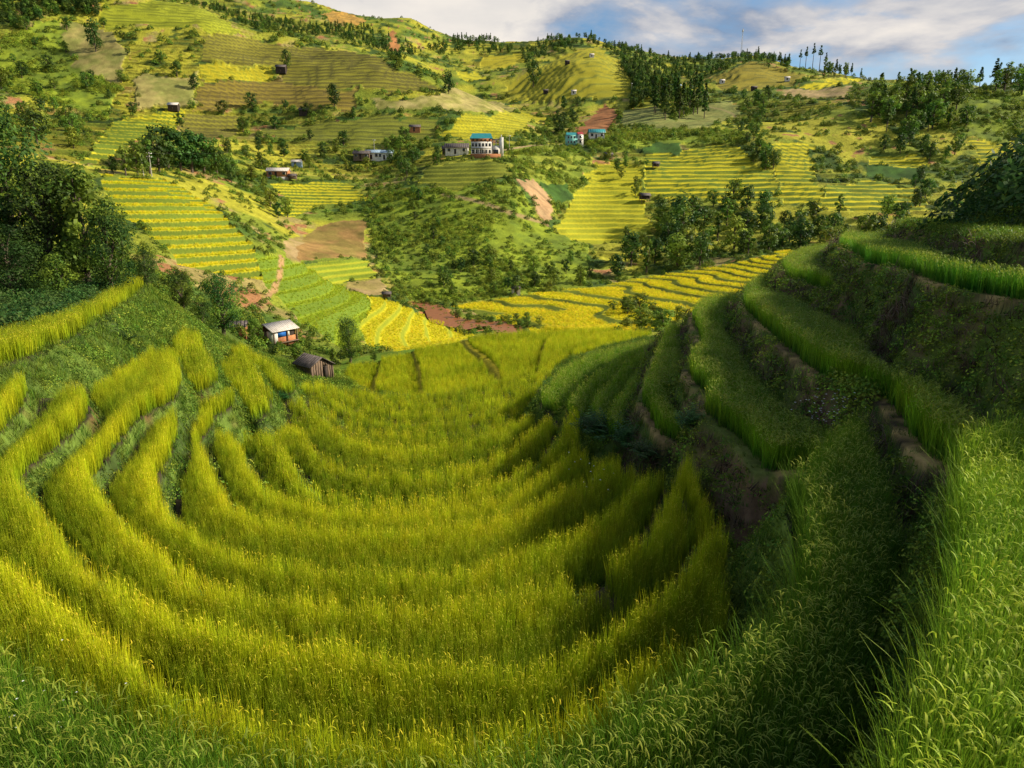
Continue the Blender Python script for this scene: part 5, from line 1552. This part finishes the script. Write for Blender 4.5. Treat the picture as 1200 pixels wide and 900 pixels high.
# brown plank barn with slate-coloured sheet roof, just past the bowl's horn
def plank_barn():
    P = stand(369, 57.5); P[2] = 57.5 * (((450 - 441) / F) * CP - SP) / (CP + (9 / F) * SP)
    r = put('plank_barn', None, loc=tuple(P), rotz=math.radians(-42), label='small brown plank barn with dark sheet roof behind the rice', cat='barn')
    L, W, h, hr = 2.5, 2.1, 1.25, 0.62
    gable_walls('inner_wall', L - .1, W - .1, h - .03, hr - .05, M['darkwood'], r)
    n = 9
    for k in range(n):                                           # gable end planks towards the viewer, door opening in the middle
        y0 = -W / 2 + k * W / n; y1 = y0 + W / n - .025; ym = (y0 + y1) / 2
        top = h + hr * (1 - abs(ym) / (W / 2)) - .07
        z0 = -0.6 if k not in (5, 6) else h * .92
        boxes('plank', [(L / 2 - .03, y0, z0, L / 2 + random.uniform(.02, .045), y1, top)], M['wood'], r)
        boxes('plank', [(-L / 2 - .045, y0, -.6, -L / 2 + .03, y1, top)], M['wood'], r)
    for s in (-1, 1):
        for k in range(11):
            x0 = -L / 2 + k * L / 11
            boxes('plank', [(x0, s * W / 2 - .03, -.6, x0 + L / 11 - .025, s * W / 2 + .03, h - .02)], M['wood'], r)
        roof_slope('roof', L, W, h, hr, s, M['fibre'], r, .22, 9)
    d = boxes('door', [(L / 2 + .05, .22, -.3, L / 2 + .08, .55, h * .88)], M['darkwood'], r)
    boxes('corner_post', [(L / 2 - .02, W / 2 - .02, -.8, L / 2 + .09, W / 2 + .08, h)], M['wood'], r)


plank_barn()


def tarp_hut():
    P = stand(330, 74); v = (450 - 397) / F
    P[2] = 74 * (v * CP - SP) / (CP + v * SP)
    r = put('tarpaulin_hut', None, loc=tuple(P), rotz=math.radians(62), label='hut with pale sheet roof and blue tarpaulin on its side', cat='hut')
    r.scale = (.78, .78, .70)
    L, W, h, hr = 4.3, 3.0, 1.75, 0.95
    gable_walls('inner_wall', L - .2, W - .2, h - .05, hr - .1, M['darkwood'], r)
    y = -W / 2
    boxes('white_panel', [(-L / 2, y - .05, -.3, -L / 2 + .8, y - .01, h * .85)], M['white'], r)
    boxes('tarpaulin', [(-L / 2 + .82, y - .07, h * .35, L * .12, y - .01, h * .92)], M['blue'], r)
    boxes('brick_base', [(-L / 2 + .82, y - .06, -.9, L / 2, y - .01, h * .30)], M['brick'], r)
    boxes('white_panel', [(L * .13, y - .05, h * .32, L * .2, y - .01, h * .8)], M['white'], r)
    boxes('end_panel', [(-L / 2 - .05, -W / 2, -.5, -L / 2 + .01, -W * .12, h * .9)], M['white'], r)
    boxes('end_panel', [(-L / 2 - .05, -W * .1, -.5, -L / 2 + .01, W / 2, h * .85)], M['wood'], r)
    for sx in (-1, 0.15, 1):
        for sy in (-1, 1):
            boxes('post', [(sx * L * .5 - .06, sy * (W / 2 + .2) - .06, -1.0, sx * L * .5 + .06, sy * (W / 2 + .2) + .06, h - .1)], M['wood'], r)
    boxes('platform', [(-L / 2, y - 0.5, -.35, L / 2 + .1, y - .08, -.25)], M['wood'], r)
    for s in (-1, 1): roof_slope('roof', L, W, h, hr, s, M['pale_sheet'], r, .38, 14)


tarp_hut()
P = stand(284, 72); v = (450 - 392) / F; P[2] = 72 * (v * CP - SP) / (CP + v * SP)
house('brick_hut', 'small brown hut with rusty roof beside the dark round tree', P, 0.25, 2.0, 1.7, 1.0, 0.45, 'brick', 'fibre', 'hut', ribs=6)

house('field_shed', 'small grey roofed shed above the lemon yellow terraces', lift(at(453, 351), 0.1), 0.2, 1.9, 1.5, 1.15, 0.45, 'wood', 'fibre', 'shed', posts=True)
house('field_shed', 'lone shed on the far river bank among golden terraces', lift(at(605, 345), 0.1), 0.15, 1.9, 1.5, 1.3, 0.55, 'pale_sheet', 'fibre', 'shed')
house('field_hut', 'thatched hut on posts in the wide sunny field near the round tree', at(756, 236), 0.2, 3.6, 2.6, 2.3, 0.9, 'darkwood', 'fibre', 'hut', posts=True)
house('field_hut', 'thatched hut on posts at the top corner of the sunny field', at(713, 187), 0.1, 3.6, 2.8, 2.3, 0.9, 'darkwood', 'fibre', 'hut', posts=True)
house('field_hut', 'thatched hut amid the finely stepped yellow field', at(769, 198), 0.1, 2.6, 2.2, 2.0, 0.8, 'darkwood', 'fibre', 'hut', posts=True)
house('long_house', 'long low house with pale grey roof above the small golden field', at(326, 208), 0.05, 7.6, 4.0, 2.3, 1.1, 'brick', 'pale_sheet', windows=3, ribs=14, base='grey')
house('small_house', 'small house with blue grey front and pinkish roof behind the long house', at(348, 195), 0.0, 3.6, 3.0, 2.0, 0.8, 'bluegrey', 'pale_sheet', windows=1, ribs=8)
house('field_shed', 'tiny shed on posts beside the long grey roofed house', at(343, 212), 0.1, 3.0, 2.2, 1.8, 0.7, 'wood', 'fibre', 'shed', posts=True)
house('hamlet_house', 'low grey roofed house at the end of the hamlet row', at(424, 187), 0.0, 7.0, 4.4, 2.4, 1.3, 'wood', 'fibre', windows=3, ribs=12)
house('hamlet_house', 'white house with blue grey roof in the hamlet row', at(437, 187), -0.05, 6.2, 4.6, 3.0, 1.2, 'white', 'bluegrey', windows=3, ribs=10)
house('hamlet_house', 'white walled house with pale blue roof closing the hamlet row', at(452, 187), 0.05, 6.6, 4.4, 3.0, 1.2, 'white', 'bluegrey', windows=3, ribs=10)
house('dark_house', 'dark roofed low house next to the big teal roofed house', at(535, 181), 0.0, 9.6, 5.0, 2.8, 1.7, 'white', 'fibre', windows=3, ribs=12)
house('dark_shed', 'small dark shed at the end of the dark roofed house', at(523, 181), 0.0, 3.0, 3.2, 2.4, 1.2, 'darkwood', 'fibre', 'shed')
house('mountain_hut', 'tiny hut on top of the golden stepped mountain field', at(203, 129), 0.1, 4.4, 3.4, 2.2, 1.1, 'darkwood', 'pale_sheet', 'hut')
house('mountain_hut', 'dark hut beside a tree on the olive mountain slope', at(329, 85), 0.1, 5.0, 4.0, 2.6, 1.3, 'darkwood', 'fibre', 'hut')
house('mountain_hut', 'brown hut in the scrub of the lower mountain', at(357, 134), 0.1, 4.2, 3.4, 2.2, 1.1, 'darkwood', 'fibre', 'hut')
house('mountain_hut', 'reddish hut with two roofs above the hamlet', at(486, 153), 0.1, 5.0, 3.6, 2.2, 1.1, 'brick', 'fibre', 'hut')
for px, py, lb in [(693, 66, 'tiny pale hut high on the conical hill'), (664, 75, 'tiny hut on the flank of the conical hill'), (673, 108, 'pale hut at the lower edge of the conical hill'), 
                   (640, 110, 'small hut beside the trail under the conical hill'), (846, 97, 'white hut on the lower olive hill'), (922, 95, 'pale hut at the edge of the corn slope'),
                   (884, 105, 'dark hut beside the gully trees under the olive hill')]:
    house('hill_hut', lb, at(px, py), float(rng.uniform(-.3, .3)), 3.4, 2.8, 1.8, .9, 'white' if 'white' in lb or 'pale' in lb else 'darkwood', 'pale_sheet' if 'white' in lb or 'pale' in lb else 'fibre', 'hut')
house('ridge_building', 'white building with blue roof behind the dense pine stand', at(789, 108), 0.0, 9, 6, 4.0, 1.2, 'white', 'bluegrey', windows=3, ribs=8)
house('ridge_building', 'low white building beside the blue roofed one on the ridge', at(777, 110), 0.0, 9, 6, 3.0, 1.0, 'white', 'pale_sheet', windows=3)


def teal_house():
    P = at(564, 182)
    r = put('teal_roofed_house', None, loc=tuple(P), rotz=0.0, label='big white house with teal roof, orange brick band and bare tower', cat='house')
    r.scale = (.76, .76, .80)
    L, W, h = 11.0, 8.0, 6.4
    boxes('wall', [(-L / 2, -W / 2, -1.5, L / 2, W / 2, h)], M['white'], r)
    boxes('brick_band', [(-L / 2 - .06, -W / 2 - .06, h + .01, L / 2 + .06, W / 2 + .06, h + 1.5)], M['brick'], r)
    boxes('balcony', [(-L / 2 - .1, -W / 2 - 1.2, 3.05, L / 2 + .1, -W / 2 - .01, 3.3)], M['grey'], r)
    for k in range(6):
        x = -L / 2 + .3 + k * (L - .6) / 5
        boxes('balcony_post', [(x - .1, -W / 2 - 1.15, -1.2, x + .1, -W / 2 - .95, 3.04)], M['white'], r)
    y = -W / 2
    for f in range(2):
        for k in range(6):
            x = -L / 2 + (k + .5) * L / 6; z0 = 0.9 + f * 3.2
            fr = boxes('window', [(x - .6, y - .06, z0 - .1, x + .6, y - .005, z0 + 1.5)], M['wood'], r)
            boxes('pane', [(x - .5, y - .1, z0, x + .5, y - .062, z0 + 1.4)], M['glass'], fr)
    for k in range(5):
        x = -L / 2 + (k + .5) * L / 5
        boxes('vent', [(x - .5, y - .12, h + .35, x + .5, y - .066, h + 1.1)], M['darkwood'], r)
    zr = h + 1.5; a, b = L / 2 + .7, W / 2 + .7
    V = [(-a, -b, zr), (a, -b, zr), (a, b, zr), (-a, b, zr), (-a + 1.2, 0, zr + 2.9), (a - 1.2, 0, zr + 2.9)]
    me = bpy.data.meshes.new('roof'); me.from_pydata(V, [], [(0, 1, 5, 4), (1, 2, 5), (2, 3, 4, 5), (3, 0, 4), (0, 3, 2, 1)]); me.materials.append(M['teal']); me.update()
    put('roof', me, r)
    boxes('annexe_wall', [(L / 2 + .02, -2.5, -1.5, L / 2 + 4.4, 3, 4.6)], M['white'], r)
    for x in (L / 2 + .5, L / 2 + 2.3, L / 2 + 4.1):
        for yy in (-2.3, 2.7): boxes('concrete_column', [(x - .2, yy - .2, 4.61, x + .2, yy + .2, 7.6)], M['grey'], r)
    boxes('roof_slab', [(L / 2 + .1, -2.6, 7.61, L / 2 + 4.4, 3, 7.9)], M['grey'], r)
    boxes('annexe_opening', [(L / 2 + .8, -2.56, .5, L / 2 + 3.6, -2.51, 2.6)], M['glass'], r)
    boxes('tower', [(L / 2 + 4.42, -2.9, -1.5, L / 2 + 6.4, -.7, 8.6)], M['white'], r)
    boxes('tower_post', [(L / 2 + 5.0, -2.2, 8.61, L / 2 + 5.5, -1.7, 9.8)], M['white'], r)
    boxes('garden_wall', [(-L / 2 - .2, -W / 2 - 3.4, -2.4, L / 2 + 5, -W / 2 - 3.1, .2)], M['brick'], r)


teal_house()


def teal_red_house():
    P = at(672, 170)
    r = put('teal_and_red_house', None, loc=tuple(P), rotz=0.08, label='two storey house with teal walls and red roof under the cut bank', cat='house')
    r.scale = (.8, .8, .8)
    boxes('wall', [(-5, -3, -1.5, 1.5, 3, 5.4)], M['tealwall'], r); boxes('wing_wall', [(1.52, -3.6, -1.5, 5, 2.5, 5.8)], M['white'], r)
    for x0, x1, z, y in ((-5.3, 1.6, 5.41, 3.3), (1.4, 5.4, 5.81, 3.9)):
        V = [(x0, -y, z), (x1, -y, z), (x1, y, z), (x0, y, z), (x0 + .4, 0, z + 1.7), (x1 - .4, 0, z + 1.7)]
        me = bpy.data.meshes.new('roof'); me.from_pydata(V, [], [(0, 1, 5, 4), (1, 2, 5), (2, 3, 4, 5), (3, 0, 4), (0, 3, 2, 1)]); me.materials.append(M['red'] if x0 > 0 else M['teal']); me.update()
        put('roof', me, r, label='red roof of the wing' if x0 > 0 else 'teal roof of the main block')
    for f in range(2):
        for x in (-4, -2.2, -.4):
            fr = boxes('window', [(x - .5, -3.06, .7 + f * 2.7, x + .5, -3.005, 2.1 + f * 2.7)], M['white'], r)
            boxes('pane', [(x - .4, -3.1, .8 + f * 2.7, x + .4, -3.062, 2.0 + f * 2.7)], M['glass'], fr)
        fr = boxes('window', [(2.6, -3.66, .9 + f * 2.7, 3.9, -3.605, 2.3 + f * 2.7)], M['darkwood'], r)
        boxes('pane', [(2.7, -3.7, 1.0 + f * 2.7, 3.8, -3.662, 2.2 + f * 2.7)], M['glass'], fr)
    boxes('balcony', [(1.4, -4.6, 2.7, 5.1, -3.62, 2.9)], M['grey'], r)


teal_red_house()
house('teal_shed', 'house with teal metal roof and white front beside the red roofed one', at(699, 163), 0.0, 7.4, 5.4, 3.0, 1.7, 'white', 'teal', windows=3, ribs=8)


def utility_pole(name, P, h, label, group=None, arms=2):
    r = put(name, None, loc=tuple(P), rotz=0.3, label=label, cat='utility pole', group=group)
    V, Fq = tube_np([(0, 0, -.5), (0, 0, h)], [.13, .08], 8)
    put('shaft', mesh_np('shaft', V, Fq, mat=M['concrete_pole']), r)
    for k in range(arms):
        arm = boxes('crossarm', [(-.7, -.17, h - .5 - k * .9, .7, -.09, h - .38 - k * .9)], M['steel'], r)
        for x in (-.6, 0, .6): boxes('insulator', [(x - .05, -.18, h - .378 - k * .9, x + .05, -.08, h - .2 - k * .9)], M['white'], arm)
    return r


PA, PB_ = at(169, 206), at(178, 207)
hA, hB = top_at(PA, 177), top_at(PB_, 178)
utility_pole('utility_pole', PA, hA, 'slimmer concrete pole of the pair above the golden steps', 'twin poles', 1)
utility_pole('utility_pole', PB_, hB, 'concrete pole with crossarms, nearer the golden steps, of the pair', 'twin poles', 2)
for px, py, top, lb in [(888, 174, 160, 'thin pole on the road cut near the teal roofed house'), (439, 178, 163, 'thin pole behind the white hamlet house'), (764, 108, 94, 'pale pole beside the dense pine stand'), (740, 110, 97, 'thin pole on the rim near the dense pine stand')]:
    if px == 888: px, py, top = 596, 174, 158
    P = at(px, py); utility_pole('utility_pole', P, max(top_at(P, top), 4), lb, None, 1)


def wire(a, b, sag, label):
    t = np.linspace(0, 1, 17)[:, None]
    p = np.array(a) * (1 - t) + np.array(b) * t; p[:, 2] -= sag * 4 * (t[:, 0] * (1 - t[:, 0]))
    V, Fq = tube_np(p, [.018] * 17, 4)
    put('power_line', mesh_np('power_line', V, Fq, mat=M['wire']), label=label, cat='power line')


H1, H2 = at(439, 178), at(596, 174)
wire(PB_ + [0, 0, hB - .4], H1 + [0, 0, 6], 2.0, 'thin power line from the twin poles across to the hamlet')
wire(PA + [0, 0, hA - .4], PB_ + [0, 0, hB - 1.2], .1, 'short wire strung between the twin poles')


def radio_mast():
    P = at(869, 66)
    h = top_at(P, 33)
    r = put('radio_mast', None, loc=tuple(P), label='thin lattice radio mast on the forested hill top', cat='mast')
    for k in range(3):
        a = k * 2.094; put('leg', mesh_np('leg', *tube_np([(1.0 * math.cos(a), 1.0 * math.sin(a), -.5), (.45 * math.cos(a), .45 * math.sin(a), h)], [.16, .12], 5), mat=M['steel']), r)
    parts = []
    for i in range(14):
        z0, z1 = h * i / 14, h * (i + 1) / 14
        for k in range(3):
            a, b = k * 2.094, (k + 1) * 2.094; r0 = 1 - .55 * i / 14; r1 = 1 - .55 * (i + 1) / 14
            parts.append(tube_np([(r0 * math.cos(a), r0 * math.sin(a), z0), (r1 * math.cos(b), r1 * math.sin(b), z1)], [.05, .05], 3))
    put('bracing', mesh_np('bracing', *merge(parts), mat=M['steel']), r)
    for k in range(3):
        a = k * 2.094 + .5; boxes('antenna', [(math.cos(a) * .8 - .18, math.sin(a) * .8 - .18, h - 4.2, math.cos(a) * .8 + .18, math.sin(a) * .8 + .18, h - 1.6)], M['white'], r)


radio_mast()
A, B = near_pt(1157, 284, 0), near_pt(1149, 305, 0)
V, Fq = tube_np([A + [0.05, 0.1, 0.05], A + [-.02, -.12, 0.03], B + [-.03, -.18, .1], B + [-.04, -.2, -.05]], [.022, .022, .02, .02], 6)
put('water_spout', mesh_np('water_spout', V, Fq, mat=M['pvc']), label='thin white water pipe hanging down the top earth wall', cat='pipe')
